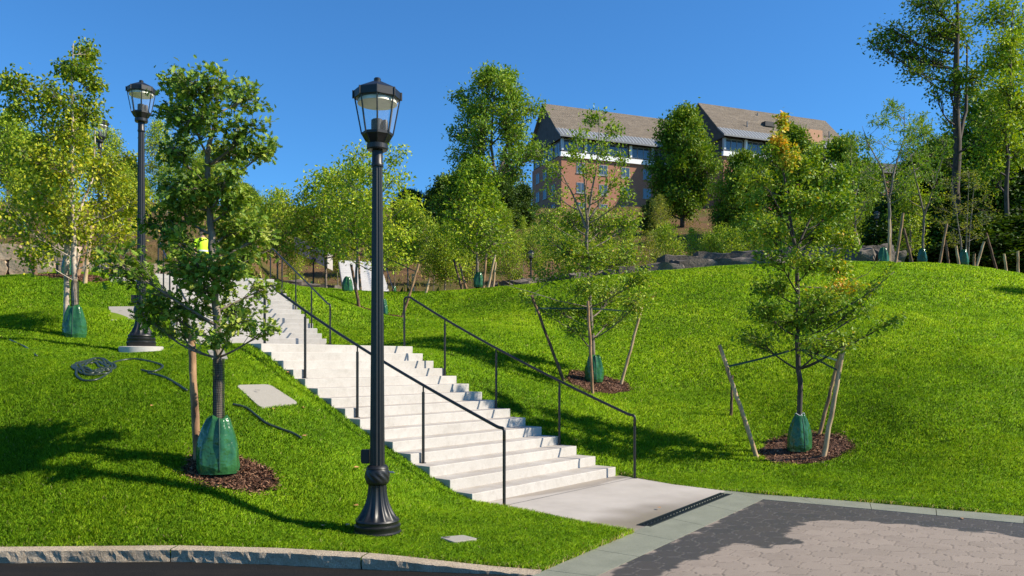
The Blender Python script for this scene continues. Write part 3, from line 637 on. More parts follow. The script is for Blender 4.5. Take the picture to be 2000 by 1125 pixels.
def auto_tree(name, label, H_, cb, prof, nb, brad, leafmat, barkmat, lsize, shape, seed, r0=.035, twigs=8, lpt=10, tint=.5, stems=None, lean=0, **kw):
    """generic crown: blobs spiral up a leader; prof(t) = crown radius at relative height t"""
    g = np.random.default_rng(seed); top = np.array([g.normal(0, .02)*H_, g.normal(0, .02)*H_, H_])
    if stems is None: stems = [([(0, 0, -.15), (g.normal(0, .01)*H_, g.normal(0, .01)*H_, H_*.35), (g.normal(0, .015)*H_, g.normal(0, .015)*H_, H_*.7), tuple(top*.97)], [r0*1.15, r0*.85, r0*.5, .006])]
    bl = []
    for k in range(nb):
        t_ = (k+.5+g.normal(0, .25))/nb; t_ = min(max(t_, 0), 1); z = H_*(cb+(1-cb)*t_); rr = prof(t_); an = k*2.39996+g.normal(0, .3); q = rr*(.25+.75*g.random()**.6)
        rb = brad*(.75+.5*g.random())*(.55+.6*rr/max(prof(.3), .1)); bl.append(((q*math.cos(an), q*math.sin(an), min(z, H_-rb*.5)), (rb, rb, rb*.75), rb/brad, np.clip(tint+g.normal(0, .12), .05, .95)))
    bl.append(((top[0], top[1], H_-brad*.35), (brad*.5, brad*.5, brad*.55), .6, tint))
    return blob_tree(name, label, 'tree', (0, 0, -500), stems, bl, leafmat, barkmat, lsize, shape, seed, twigs, lpt, **kw)

def px_blobs(base, D, items, dsp=.8, seed=1):
    """cluster outlines measured on the photo -> clusters round the trunk in metres, each with its own depth"""
    g = np.random.default_rng(seed); out = []
    for px, py, rx, ry, w, tint in items:
        c = P3(px, py, D)-np.asarray(base); k = D/F; r = np.array([rx*k, .5*(rx+ry)*k*.9, ry*k]); c[1] = g.uniform(-1, 1)*dsp*min(1, .45+rx*k)
        c[0] *= (D+c[1])/D; c[2] = (c[2]+base[2]-EYE)*(D+c[1])/D + EYE-base[2]
        out.append((c, r, w, tint))
    return out
# --- near trees
def lp(px, py, D, base, dy=0): q = P3(px, py, D)-np.asarray(base); q[1] += dy; return tuple(q)
D = 8.8; ob = P3(427, 922, D); ob[2] = h1(ob[0], ob[1])
items = [(425,165,75,32,1.3,.45),(370,165,35,28,.6,.5),(470,190,45,35,.8,.5),(345,225,38,35,.7,.4),(410,230,60,45,1.2,.35),(490,260,48,42,.9,.45),(520,290,24,24,.5,.55),(360,290,42,24,.6,.4),(440,300,50,30,.8,.4),
    (470,335,35,16,.4,.5),(400,365,75,36,1.5,.5),(340,365,42,26,.7,.5),(465,395,40,30,.7,.55),(350,415,44,30,.6,.55),(440,440,66,44,1.5,.62),(450,490,56,34,1.1,.6),(355,470,26,34,.5,.5),(310,440,42,40,.7,.3),(500,455,32,30,.5,.65),(400,515,60,26,.8,.55),
    (275,515,50,44,.9,.35),(330,525,42,36,.7,.35),(460,520,50,36,.9,.6),(420,560,55,28,.8,.6),(500,560,30,28,.4,.6),(300,585,45,26,.7,.45),(370,605,50,26,.7,.6),(445,605,45,24,.6,.65),(495,630,42,20,.5,.7),(335,645,42,20,.45,.6),(530,640,20,10,.22,.65),(435,655,44,16,.4,.65),(280,620,30,16,.35,.5)]
blob_tree('oak_tree', 'young oak with large lobed dark green leaves, nearest tree on the left lawn', 'tree', ob,
          [([(0, 0, -.1), lp(425,780,D,ob), lp(424,640,D,ob), lp(418,520,D,ob), lp(410,420,D,ob), lp(404,320,D,ob), lp(420,230,D,ob), lp(428,150,D,ob)], [.05, .045, .042, .04, .036, .03, .02, .008])],
          px_blobs(ob, D, items, .75, 3), M['l_oak'], M['bark'], .082, OAK, 11, twigs=28, lpt=15, droop=.3, spread=.11, tintsd=.24)
D = 15.0; bb = P3(146, 660, D); bb[2] = h1(bb[0], bb[1])
items = [(142,100,18,26,.5,.35),(150,135,32,20,.6,.35),(100,135,24,18,.4,.3),(62,160,28,24,.6,.3),(178,160,18,16,.3,.35),(120,190,50,34,1.1,.4),(148,215,32,30,.7,.4),(60,210,30,24,.5,.35),(90,250,50,32,.9,.5),(128,270,44,36,1.0,.55),(228,300,14,14,.15,.5),
    (60,310,46,36,.9,.55),(130,330,60,40,1.3,.65),(180,335,38,34,.8,.65),(40,370,36,36,.7,.5),(110,390,60,40,1.3,.68),(180,400,60,40,1.3,.72),(240,390,24,30,.4,.6),(60,430,46,36,.8,.6),(140,450,60,32,1.0,.7),(215,450,44,34,.8,.72),(50,480,36,20,.4,.55),(190,500,40,20,.4,.72),(90,490,36,18,.4,.6)]
blob_tree('birch_tree', 'tall young birch with yellow-green leaves on the upper left lawn', 'tree', bb,
          [([(0, 0, -.1), lp(146,560,D,bb), lp(144,460,D,bb), lp(140,380,D,bb), lp(142,280,D,bb), lp(140,180,D,bb), lp(143,85,D,bb)], [.055, .048, .045, .038, .028, .018, .006]),
           ([lp(144,470,D,bb), lp(120,370,D,bb), lp(95,270,D,bb), lp(70,170,D,bb)], [.03, .024, .016, .006]), ([lp(143,440,D,bb), lp(166,340,D,bb, .3), lp(165,230,D,bb, .4)], [.03, .02, .006])],
          px_blobs(bb, D, items, 1.0, 4), M['l_birch'], M['bark_birch'], .07, OVAL, 12, twigs=40, lpt=27, droop=.6, spread=.18, trad=.007, tintsd=.26)
D = 17.2; r1 = P3(1160, 745, D); r1[2] = h1(r1[0], r1[1])
items = [(1165,235,26,22,0.40,0.4),(1200,255,24,20,0.30,0.4),(1135,270,24,22,0.30,0.45),(1175,290,30,20,0.32,0.45),(1108,300,22,20,0.28,0.5),(1080,335,22,26,0.30,0.5),(1215,310,24,20,0.25,0.45),(1140,330,30,22,0.30,0.5),(1195,345,30,22,0.30,0.5),(1090,380,28,20,0.25,0.55),(1160,385,36,22,0.35,0.5),(1225,380,24,22,0.25,0.5),
    (1060,420,26,20,0.48,0.55),(1120,430,46,30,1.12,0.55),(1180,440,46,34,1.28,0.55),(1235,430,30,26,0.64,0.55),(1090,480,46,26,0.96,0.55),(1150,500,56,28,1.44,0.5),(1215,500,44,26,0.96,0.55),(1245,540,26,24,0.64,0.55),(1080,535,40,20,0.64,0.5),(1140,560,50,20,0.96,0.5),(1200,570,40,26,0.96,0.55),(1240,590,28,26,0.80,0.65),
    (1090,600,44,16,0.64,0.5),(1150,605,50,16,0.80,0.5),(1120,640,40,12,0.48,0.5),(1195,625,36,14,0.64,0.5),(1040,585,24,8,0.19,0.5),(1010,572,20,5,0.10,0.5)]
blob_tree('ash_tree', 'slender staked tree with thin open crown and forked stems, midway up right lawn', 'tree', r1,
          [([(0, 0, -.1), lp(1156,650,D,r1), lp(1150,560,D,r1), lp(1146,480,D,r1), lp(1148,420,D,r1), lp(1165,330,D,r1), lp(1172,220,D,r1)], [.05, .045, .04, .036, .026, .016, .005]),
           ([lp(1146,450,D,r1), lp(1130,400,D,r1, .1), lp(1105,350,D,r1, .1), lp(1082,310,D,r1, .1)], [.03, .022, .014, .005]), ([lp(1147,440,D,r1), lp(1140,350,D,r1, -.15), lp(1122,270,D,r1, -.2)], [.026, .016, .005]), ([lp(1149,430,D,r1), lp(1190,370,D,r1, .2), lp(1215,290,D,r1, .2)], [.022, .014, .005]),
           ([lp(1150,600,D,r1), lp(1090,590,D,r1, -.3), lp(1030,572,D,r1, -.4), lp(985,560,D,r1, -.5)], [.016, .01, .007, .004])],
          px_blobs(r1, D, items, .9, 5), M['l_ash'], M['bark'], .066, OVAL, 13, twigs=32, lpt=27, droop=.2, spread=.15, tintsd=.18)
D = 13.5; r2 = P3(1562, 880, D); r2[2] = h1(r2[0], r2[1])
items = [(1528,245,16,24,.4,.84),(1515,280,22,24,.5,.86),(1535,310,24,26,.45,.78),(1490,300,26,24,0.35,0.5),(1500,350,36,24,0.65,0.58),(1560,330,44,30,1.04,0.5),(1605,300,26,26,0.40,0.45),(1630,350,40,30,0.91,0.45),(1480,390,30,26,0.52,0.55),(1540,390,46,28,1.04,0.55),(1600,400,50,30,1.17,0.45),(1660,400,34,30,0.65,0.45),
    (1470,440,40,24,0.65,0.5),(1530,450,46,26,0.91,0.55),(1610,455,56,30,1.17,0.5),(1660,470,36,26,0.65,0.58),(1490,500,44,24,0.65,0.5),(1570,510,46,24,0.78,0.5),(1640,520,50,24,0.91,0.62),(1655,560,40,16,0.58,0.8),(1510,560,46,24,0.78,0.45),(1580,580,56,26,1.04,0.45),(1480,605,40,22,0.65,0.4),(1540,630,60,22,1.04,0.45),(1620,620,56,24,0.91,0.45),(1690,600,36,20,0.39,0.45),(1730,620,24,12,0.20,0.45),
    (1500,660,50,16,0.65,0.45),(1590,665,60,16,0.78,0.45),(1660,660,36,16,0.39,0.5),(1720,560,20,10,0.16,0.45),(1740,530,8,20,0.10,0.4)]
blob_tree('sweetgum_tree', 'young staked tree with yellow and orange leaf patches near the pavement', 'tree', r2,
          [([(0, 0, -.1), lp(1562,780,D,r2), lp(1558,680,D,r2), lp(1558,590,D,r2), lp(1554,490,D,r2), lp(1540,400,D,r2), lp(1528,320,D,r2), lp(1527,228,D,r2)], [.05, .043, .04, .036, .032, .022, .014, .005]),
           ([lp(1555,490,D,r2), lp(1580,440,D,r2, .1), lp(1610,380,D,r2, .2), lp(1635,310,D,r2, .2)], [.026, .018, .011, .004]), ([lp(1554,480,D,r2), lp(1530,430,D,r2, -.1), lp(1490,370,D,r2, -.2)], [.02, .013, .004]), ([lp(1558,560,D,r2), lp(1640,560,D,r2, .3), lp(1715,530,D,r2, .4), lp(1740,500,D,r2, .4)], [.014, .01, .006, .003])],
          px_blobs(r2, D, items, .85, 6), M['l_gum'], M['bark_dark'], .062, OVAL, 14, twigs=32, lpt=27, droop=.2, spread=.13, tintsd=.14)
D = 27.0; mb_ = P3(746, 618, D); mb_[2] = h1(mb_[0], mb_[1])
items = [(745,285,26,20,.5,.5),(690,300,34,24,.6,.5),(780,305,26,22,.5,.5),(715,335,50,32,1.0,.45),(655,345,36,30,.7,.5),(770,350,40,32,.8,.55),(690,385,50,34,1.1,.5),(640,400,36,34,.7,.5),(745,400,50,36,1.1,.5),(800,395,30,32,.6,.6),(680,440,50,34,1.0,.55),(740,455,50,34,1.0,.55),(795,450,36,34,.7,.6),(650,470,36,28,.6,.55),(710,500,46,26,.7,.55),(775,500,40,24,.6,.62)]
blob_tree('young_maple_tree', 'round-crowned staked tree directly behind the front lamp post', 'tree', mb_,
          [([(0, 0, -.1), lp(746,540,D,mb_), lp(742,450,D,mb_), lp(735,360,D,mb_), lp(742,275,D,mb_)], [.06, .05, .04, .025, .006])],
          px_blobs(mb_, D, items, 1.2, 8), M['l_yellow'], M['bark'], .13, SIMPLE, 15, twigs=22, lpt=20, droop=.3, spread=.12)

# --- tree kinds (kept below ground out of the way, copied into place)
oval = lambda a: (lambda t_: a*(math.sin(math.pi*min(1, max(0, .12+.85*t_)))**.7))
pyr = lambda a: (lambda t_: a*(1-t_)**.75*(.6+.4*min(1, t_*5)))
KIND = {}
for nm, lf, bk, pf, cb, nb, br, ls, tint, sd, kw in (
    ('green_oval', 'l_green', 'bark', oval(1.25), .32, 24, .62, .15, .5, 21, {}), ('green_oval_b', 'l_green', 'bark', oval(1.1), .28, 26, .58, .15, .55, 22, {}),
    ('yellow_oval', 'l_yellow', 'bark', oval(1.2), .30, 24, .60, .15, .5, 23, {}), ('yellow_oval_b', 'l_yellow', 'bark', oval(1.35), .34, 26, .6, .15, .45, 24, {}),
    ('olive_thin', 'l_olive', 'bark', oval(1.0), .26, 22, .5, .12, .5, 25, {'twigs': 12}), ('pyramid', 'l_green', 'bark', pyr(1.45), .22, 30, .6, .15, .45, 26, {}), ('slender', 'l_yellow', 'bark', oval(.75), .22, 22, .42, .13, .4, 27, {'twigs': 12})):
    tw = kw.pop('twigs', 15)
    KIND[nm] = auto_tree('young_tree', 'x', 5.2, cb+.08, pf, nb, br, M[lf], M[bk], ls*.95, SIMPLE, sd, r0=.05, twigs=tw, lpt=13, tint=tint, spread=.2)
KIND['locust_sparse'] = auto_tree('sparse_locust_tree', 'x', 6.4, .42, oval(1.5), 17, .55, M['l_locust'], M['bark'], .16, NARROW, 31, r0=.06, twigs=9, lpt=13, tint=.5, spread=.07, upn=1.2,
    stems=[([(0, 0, -.2), (0, 0, 1.5), (-.05, 0, 2.6)], [.07, .06, .055]), ([(-.05, 0, 2.5), (.3, .1, 3.8), (.65, 0, 5.0), (.7, 0, 6.2)], [.045, .035, .02, .006]), ([(-.05, 0, 2.4), (-.5, -.2, 3.7), (-1.0, 0, 4.7), (-1.2, .1, 5.4)], [.04, .03, .018, .006])])
KIND['wispy'] = auto_tree('wispy_tree', 'x', 5.4, .3, oval(1.25), 24, .5, M['l_olive'], M['bark'], .11, NARROW, 32, r0=.035, twigs=10, lpt=8, tint=.5, spread=.07,
    stems=[([(x0*.3, y0*.3, -.2), (x0*.5, y0*.5, 1.6), (x0*1.2, y0, 3.4), (x0*1.9, y0*1.4, 5.0)], [.035, .03, .02, .006]) for x0, y0 in ((-.5, .1), (.1, -.3), (.55, .2), (0, .4))])
def mature(name, H_, cb, pf, nb, br, lf, ls, tint, sd, r0=.3, tw=26, lpt=22, stems=None, bark='bark_dark', shape=SIMPLE, **kw):
    return auto_tree(name, 'x', H_, cb, pf, nb, br, M[lf], M[bark], ls, shape, sd, r0=r0, twigs=tw, lpt=lpt, tint=tint, spread=.35, trad=.05, twig_r=.012, stems=stems, **kw)
KIND['big_open'] = mature('tall_locust_tree', 18, .2, oval(6.0), 44, 1.75, 'l_locust', .42, .5, 41, tw=22, lpt=20, bark='bark', stems=[([(0, 0, -1), (0, 0, 3), (.3, 0, 5)], [.4, .34, .3]), ([(.3, 0, 4.5), (1.5, .3, 9), (2.6, .5, 13), (3.0, .5, 16.5)], [.24, .18, .1, .03]), ([(.2, 0, 4.5), (-.4, -.3, 9), (-.2, .2, 14), (.3, 0, 17.5)], [.22, .17, .1, .03]), ([(.1, 0, 4), (-2.2, .3, 7.5), (-3.6, .3, 11), (-4.0, .2, 13)], [.2, .14, .08, .03])])
KIND['maple_dense'] = mature('dense_maple_tree', 15, .12, oval(4.6), 46, 1.6, 'l_maple', .40, .5, 42)
KIND['maple_dense_b'] = mature('dense_maple_tree', 13, .08, oval(5.2), 48, 1.6, 'l_maple', .40, .55, 43)
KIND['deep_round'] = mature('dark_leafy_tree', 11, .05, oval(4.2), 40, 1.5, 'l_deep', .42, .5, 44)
KIND['forest_tall'] = mature('tall_forest_tree', 22, .25, oval(4.4), 32, 1.35, 'l_locust', .34, .45, 45, r0=.3, tw=16, lpt=15)
KIND['forest_tall_b'] = mature('tall_forest_tree', 21, .22, oval(3.8), 28, 1.25, 'l_locust', .32, .35, 46, r0=.28, tw=16, lpt=15)
def conifer(H_, sd):
    g = np.random.default_rng(sd); LP = []; LA = []; LN = []; LS = []; wood = MB(); wood.tube([(0, 0, -.5), (0, 0, H_*.5), (0, 0, H_)], [.16, .1, .02], 7)
    for k in range(70):
        t_ = k/70; z = H_*(.08+.9*t_); L_ = 2.3*(1-t_)**.85+.15; an = k*2.4+g.normal(0, .2); d = np.array([math.cos(an), math.sin(an), -.18]); n = int(60*(1-t_)+14)
        u = g.random(n)**.7; LP.append(np.array([0, 0, z])+d*(u*L_)[:, None]+g.normal(0, .09, (n, 3))); LA.append(d*.6+g.normal(0, .5, (n, 3))); LN.append(g.normal(0, .5, (n, 3))+[0, 0, 1]); LS.append(.3*(.6+.6*g.random(n)))
    V, Fs, per = leaf_cloud(np.concatenate(LP), np.concatenate(LA), np.concatenate(LN), np.concatenate(LS), NARROW); root = thing('conifer', 'x', 'tree', (0, 0, -500)); wood.build('trunk', M['bark_dark'], root, True)
    np_mesh('crown', V, Fs, M['l_pine'], root, fattr={'tint': g.random(len(V)//4).repeat(per)}); return root
KIND['conifer'] = conifer(9, 51)
KH = {k: 5.2 for k in KIND}; KH.update(locust_sparse=6.4, wispy=5.4, big_open=18, maple_dense=15, maple_dense_b=13, deep_round=11, forest_tall=22, forest_tall_b=21, conifer=9)
USED = set(); TREES = []
def place(kind, px, D, ytop, label, rot=None, wid=1.0, group=None, base=None):
    x = (px-1000)/F*D; zb = h1(x, D) if base is None else base
    zt_ = EYE+(HY-ytop)/F*D; s = max(.35, (zt_-zb)/KH[kind]); rot = rng.random()*6.28 if rot is None else rot
    src = KIND[kind]; sc = (s*wid, s*wid, s)
    if kind in USED:
        o = dup(src, (x, D, zb), rot, sc, label, group)
        if not group and 'group' in o: del o['group']
    else:
        o = src; USED.add(kind); o.location = (x, D, zb); o.rotation_euler = (0, 0, rot); o.scale = sc; o['label'] = label
        if group: o['group'] = group
    TREES.append((x, D, zb)); return o
# belt just behind the lawn crest
place('green_oval', 692, 33, 322, 'young tree with bare lower trunk beyond the crest, left of the front lamp post')
place('yellow_oval', 640, 35, 335, 'leafy young tree standing behind the upper handrail, just beyond the lawn crest', wid=1.1)
place('yellow_oval_b', 797, 33, 395, 'pale-trunked young tree just right of the front lamp post beyond the crest', wid=.9)
place('pyramid', 934, 32, 312, 'cone-shaped dense green young tree with three stakes and a green bag on the crest', wid=1.05)
place('green_oval_b', 868, 38, 440, 'small bushy young tree in the dip left of the cone-shaped tree')
place('yellow_oval', 545, 34, 372, 'light green young tree at the head of the stairs, right of the oak crown', wid=.9)
place('yellow_oval_b', 478, 37, 398, 'young tree showing between the oak crown and the light green tree', wid=.9)
place('green_oval', 325, 33, 325, 'young tree seen between the oak crown and the left lawn lamp', wid=.85)
place('green_oval_b', 15, 36, 225, 'bushy green tree at the left picture edge above the stone wall', wid=1.0)
place('yellow_oval_b', 112, 21.3, 300, 'yellow-green staked tree in front of the stone wall, behind the birch', wid=.7)
place('yellow_oval', 45, 31, 330, 'young tree with a green bag on the terrace above the stone wall, leftmost one')
place('green_oval', 100, 32, 345, 'young tree with a green bag on the terrace above the stone wall, behind the birch')
place('yellow_oval', 237, 35, 318, 'yellowing young tree with a green bag between the birch and the left lawn lamp', wid=.9)
place('yellow_oval_b', 190, 42, 310, 'young tree higher up the slope behind the lamp among the birch leaves')
place('green_oval_b', 280, 44, 350, 'green young tree on the slope directly behind the left lawn lamp')
place('deep_round', 60, 62, 262, 'dark leafy tree on the skyline at far left', wid=.9); place('deep_round', 250, 70, 345, 'dark leafy tree on the skyline left of the lawn lamp', wid=1.1)
place('maple_dense_b', 395, 75, 395, 'bushy tree on the skyline behind the oak crown', wid=1.1); place('maple_dense_b', 480, 88, 420, 'bushy skyline tree left of the three dark conifers', wid=.9)
# right crest
place('locust_sparse', 1738, 31, 198, 'tall sparse tree with feathery leaves and forked bare stems on the right crest', rot=.2, wid=.95)
place('locust_sparse', 1803, 33, 222, 'feathery-leaved sparse tree with a green bag right of the forked one', rot=2.3, wid=.75)
place('slender', 1775, 34, 330, 'slim pale-stemmed tree between the two feathery trees'); place('wispy', 1886, 32, 330, 'many-stemmed wispy tree with thin brownish leaves on the right crest', wid=1.15)
place('locust_sparse', 1670, 36, 260, 'sparse feathery tree left of the forked one, against the dark maples', rot=4, wid=.7)
place('green_oval', 2165, 24, 400, 'young tree beyond the right picture edge that shades the crest')
# hillside young trees
HS = [('yellow_oval',1000,58,'olive'),('green_oval',1046,62,''),('yellow_oval_b',1078,66,''),('slender',1022,70,''),('yellow_oval',1110,58,''),('green_oval_b',1150,64,''),('yellow_oval',1185,60,''),('slender',1225,57,''),('olive_thin',1268,46,''),('yellow_oval_b',1300,58,''),
      ('yellow_oval',1385,50,''),('yellow_oval_b',1430,49,''),('yellow_oval',1470,52,''),('green_oval',1410,62,''),('slender',1355,54,''),('yellow_oval_b',1515,56,''),('green_oval_b',1560,60,''),('yellow_oval',1610,54,''),('green_oval',1650,58,''),('yellow_oval_b',985,76,''),
      ('green_oval_b',960,62,''),('yellow_oval',905,58,''),('slender',880,66,''),('green_oval',845,60,''),('yellow_oval_b',820,72,''),('yellow_oval',770,64,''),('green_oval_b',735,70,''),('green_oval',660,62,''),('yellow_oval',610,66,''),('slender',575,60,''),('green_oval',590,78,''),('yellow_oval_b',640,84,''),('green_oval_b',700,88,''),('yellow_oval',545,72,''),
      ('green_oval',505,66,''),('yellow_oval',460,60,''),('yellow_oval_b',420,68,''),('green_oval',360,58,''),('yellow_oval',310,60,''),('olive_thin',1290,76,''),('yellow_oval',1500,70,''),('green_oval',150,50,''),('yellow_oval_b',210,56,''),('yellow_oval',20,48,'')]
KW = {'yellow_oval': 'yellow-green', 'yellow_oval_b': 'broad yellow-green', 'green_oval': 'mid-green', 'green_oval_b': 'narrow mid-green', 'slender': 'thin spindly', 'olive_thin': 'thin dusky olive', 'pyramid': 'conical green'}
def zone(px):
    for lim, s in ((280, 'on the terraced slope above the stone wall'), (520, 'on the slope behind the oak crown'), (760, 'on the slope around the far white steps'), (900, 'on the slope right of the front lamp post'), (1060, 'on the mulched slope below the tall locust'), (1260, 'on the mulched slope below the shaded brick gable'), (1380, 'below the dense maple before the brick building'), (1500, 'on the slope above the long boulder wall')):
        if px < lim: return s
    return 'on the slope behind the sweetgum'
for kd, px, D, _ in HS:
    hh = 4.6+1.6*rng.random(); x = (px-1000)/F*D; zb = h1(x, D); yt = HY-(zb+hh-EYE)*F/D
    lab = f'{KW[kd]} young tree {zone(px)}' + (', higher up' if D > 70 else (', near its foot' if D < 57 else ''))
    place(kd, px, D, yt, lab, wid=.68+.25*rng.random(), group='young trees planted on the hillside')
# mature trees
place('big_open', 966, 100, 135, 'tall open-crowned tree with branching trunk left of the brick building', rot=0, wid=.9)
place('deep_round', 968, 92, 345, 'dark bushy tree under the tall locust beside the gable'); place('deep_round', 885, 84, 345, 'dark round tree on the hilltop left of the tall locust'); place('maple_dense_b', 915, 78, 322, 'green bushy tree behind the cone-shaped young tree', wid=.8)
place('deep_round', 800, 100, 372, 'dark distant tree on the skyline right of the front lamp post', wid=1.3); place('deep_round', 850, 98, 372, 'dark round distant tree on the skyline between lamp post and locust', wid=1.1)
place('maple_dense', 1332, 98, 213, 'dense dark maple standing before the middle of the brick building', wid=.88); place('deep_round', 1022, 97, 362, 'dark shrub at the foot of the shaded brick gable', wid=.8)
place('maple_dense_b', 1450, 84, 300, 'dense green maple left in the clump hiding the second brick block', wid=.75); place('maple_dense', 1545, 88, 250, 'highest green maple in the clump hiding the second brick block', wid=.8); place('maple_dense_b', 1640, 82, 275, 'dense bright maple at the right end of the clump before the brick building', wid=.8)
place('deep_round', 1270, 92, 400, 'dark shrubby tree at the foot of the brick wall', wid=.8); place('deep_round', 1420, 86, 410, 'dark shrubby tree below the second brick block', wid=.9)
place('forest_tall', 1905, 66, 170, 'leafy forest tree at the back of the woods on the right', rot=5, wid=.9); place('forest_tall_b', 1985, 58, 120, 'leafy tree low behind the yellow-lit one at the right picture edge', rot=3, wid=1.1); place('forest_tall', 1800, 70, 250, 'lower forest tree behind the second feathery tree', rot=2, wid=.9)
place('maple_dense', 1950, 64, 190, 'dark dense tree in the woods right of the bare trunk', wid=1.0); place('deep_round', 2000, 60, 240, 'dark shrubby tree at the right picture edge behind the yellow-lit tree', wid=1.1); place('maple_dense', 1850, 68, 270, 'dark dense tree in the woods left of the bare trunk', wid=.9)
D = 50.0; fb_ = P3(1868, 520, D); fb_[2] = h1(fb_[0], D)
items = [(1880,-30,70,50,1.50,0.5),(1800,5,55,34,1.25,0.45),(1830,60,60,40,1.38,0.5),(1760,60,36,22,0.75,0.4),(1735,85,26,16,0.50,0.4),(1790,105,34,20,0.75,0.4),(1890,70,50,50,1.25,0.55),(1850,120,44,30,1.00,0.5),(1815,150,30,18,0.50,0.45),(1900,150,40,36,0.88,0.55),(1780,135,22,12,0.38,0.4),(1795,178,24,8,0.25,0.4),(1910,230,36,34,0.75,0.5),(1830,300,22,20,0.38,0.4),(1895,310,34,30,0.62,0.45)]
blob_tree('tall_forest_tree', 'tallest dark-trunked forest tree, its trunk bare against the sky at right', 'tree', fb_, [([(0, 0, -.5), lp(1868,380,D,fb_), lp(1869,230,D,fb_), lp(1866,100,D,fb_), lp(1872,-20,D,fb_)], [.27, .25, .22, .16, .07]), ([lp(1868,300,D,fb_), lp(1905,200,D,fb_,1), lp(1915,60,D,fb_,1.5)], [.13, .1, .04])],
          px_blobs(fb_, D, items, 2.2, 9), M['l_maple'], M['bark_dark'], .23, SIMPLE, 61, twigs=36, lpt=22, spread=.32, trad=.03, twig_r=.01)
D = 46.0; fy_ = P3(1965, 520, D); fy_[2] = h1(fy_[0], D)
items = [(1975,30,50,40,1.35,0.55),(1935,90,40,36,1.20,0.6),(1985,120,50,44,1.50,0.65),(1940,170,44,36,1.20,0.6),(1990,210,46,40,1.35,0.6),(1930,240,34,30,0.75,0.5),(1960,280,44,36,1.05,0.55),(2010,300,40,40,1.05,0.5),(1925,320,30,30,0.60,0.5),(1975,350,46,34,0.90,0.45),(2020,60,50,60,1.35,0.5)]
blob_tree('tall_forest_tree', 'yellow-lit leafy forest tree at the right picture edge', 'tree', fy_, [([(0, 0, -.5), lp(1966,380,D,fy_), lp(1970,200,D,fy_), lp(1978,20,D,fy_)], [.13, .12, .09, .03])],
          px_blobs(fy_, D, items, 2.0, 10), M['l_green'], M['bark_dark'], .22, SIMPLE, 62, twigs=36, lpt=22, spread=.32, trad=.03, twig_r=.01)
place('deep_round', 1820, 62, 300, 'dark leafy tree behind the feathery trees', wid=.9); place('deep_round', 1900, 58, 340, 'dark leafy tree behind the wispy brownish tree', wid=1.1); place('deep_round', 1985, 50, 330, 'dark leafy tree low at the right picture edge', wid=1.1); place('deep_round', 1745, 66, 390, 'dark undergrowth tree behind the forked feathery tree', wid=1.1); place('maple_dense_b', 1690, 74, 350, 'green bushy tree between maple clump and feathery trees', wid=.7)
place('deep_round', 1860, 48, 455, 'low dark bush behind the stakes on the right crest', wid=2.2); place('deep_round', 1950, 46, 465, 'low dark bush under the woods at far right', wid=2.4); place('deep_round', 1770, 52, 460, 'low dark bush behind the right boulders', wid=2.2)
for px, yt, D, lab in ((530, 380, 92, 'tallest of the three dark conifers on the skyline'), (573, 388, 95, 'pointed dark conifer nearest the lamp on the skyline'), (503, 392, 97, 'small dark conifer nearest the oak crown on the skyline')): place('conifer', px, D, yt, lab)
for px, yt, D, lab in ((75, 300, 90, 'dark conifer behind the birch on the skyline'),): place('conifer', px, D, yt, lab)

# ------------------------------------------------------------------ stakes, bags, guards, straps, mulch beds
def stake(pb, pt, D, mat, label, dtop=0, r=.032, full=None):
    b = P3(*pb, D); b[2] = h1(b[0], b[1], True); tp = P3(*pt, D+dtop)
    g = np.random.default_rng(int(pb[0])); n = 12; u = np.linspace(0, 1, n)[:, None]
    pts = (b-[0, 0, .0])*(1-u)+tp*u; L0 = b.copy(); pts = pts-L0; d = pts[1]-pts[0]; pts = np.r_[[pts[0]-d/np.linalg.norm(d)*.18], pts]; pts[1:-1] += g.normal(0, .004, (n-1, 3))
    mb = MB(); mb.tube(pts, r*(1+g.normal(0, .05, n+1))*np.linspace(1.08, .88, n+1), 10)
    for k in range(5):
        q = pts[1]*(1-(v := g.random()))+pts[-1]*v; d2 = g.normal(0, 1, 3); d2[2] = .4; d2 /= np.linalg.norm(d2); mb.tube([q+d2*r*.6, q+d2*(r+.012)], [.012, .007], 6)
    o = mb.build('wooden_stake', mat, None, True, angle=50); o.location = L0; tag(o, label, 'tree stake', 'wooden stakes beside the young trees'); return tp, L0
S_ = M['stake']
stake((386, 886), (374, 655), 8.95, S_, 'thick bark-covered stake just left of the oak bag', 0, .043)
stake((129, 640), (131, 455), 15.2, M['bark_birch'], 'whitish blotched stake left of the birch trunk', 0, .05)
stake((1102, 748), (1038, 577), 16.9, M['stake_dark'], 'dark bark stake leaning left at the slender ash tree'); stake((1158, 766), (1148, 588), 16.4, S_, 'upright reddish stake in front of the slender ash trunk'); stake((1213, 747), (1253, 600), 17.3, M['stake_pale'], 'pale peeled stake leaning right at the slender ash tree')
stake((1479, 878), (1405, 674), 13.4, M['stake_pale'], 'mottled stake leaning left at the orange-tipped tree', 0, .036); stake((1600, 862), (1640, 690), 13.9, S_, 'farther of two stakes right of the orange-tipped tree'); stake((1608, 903), (1648, 675), 13.0, M['stake_pale'], 'nearer yellowish stake right of the orange-tipped tree', 0, .038)
stake((1428, 782), (1430, 733), 15.4, M['stake_dark'], 'short dark stake stub behind the mottled leaning stake', 0, .026)
stake((702, 615), (686, 517), 26.9, M['stake_dark'], 'dark stake leaning left of the front lamp post on the crest', 0, .05); stake((785, 625), (818, 515), 26.7, S_, 'brown stake leaning right beside the top of the lower handrail', 0, .045)
stake((70, 540), (36, 425), 21, M['stake_dark'], 'dark stake leaning left in front of the stone wall', 0, .06); stake((150, 541), (178, 440), 21.2, S_, 'brown stake leaning right behind the birch', 0, .06); stake((166, 549), (178, 440), 20.6, M['stake_pale'], 'pale peeled stake right of the birch trunk', 0, .05)
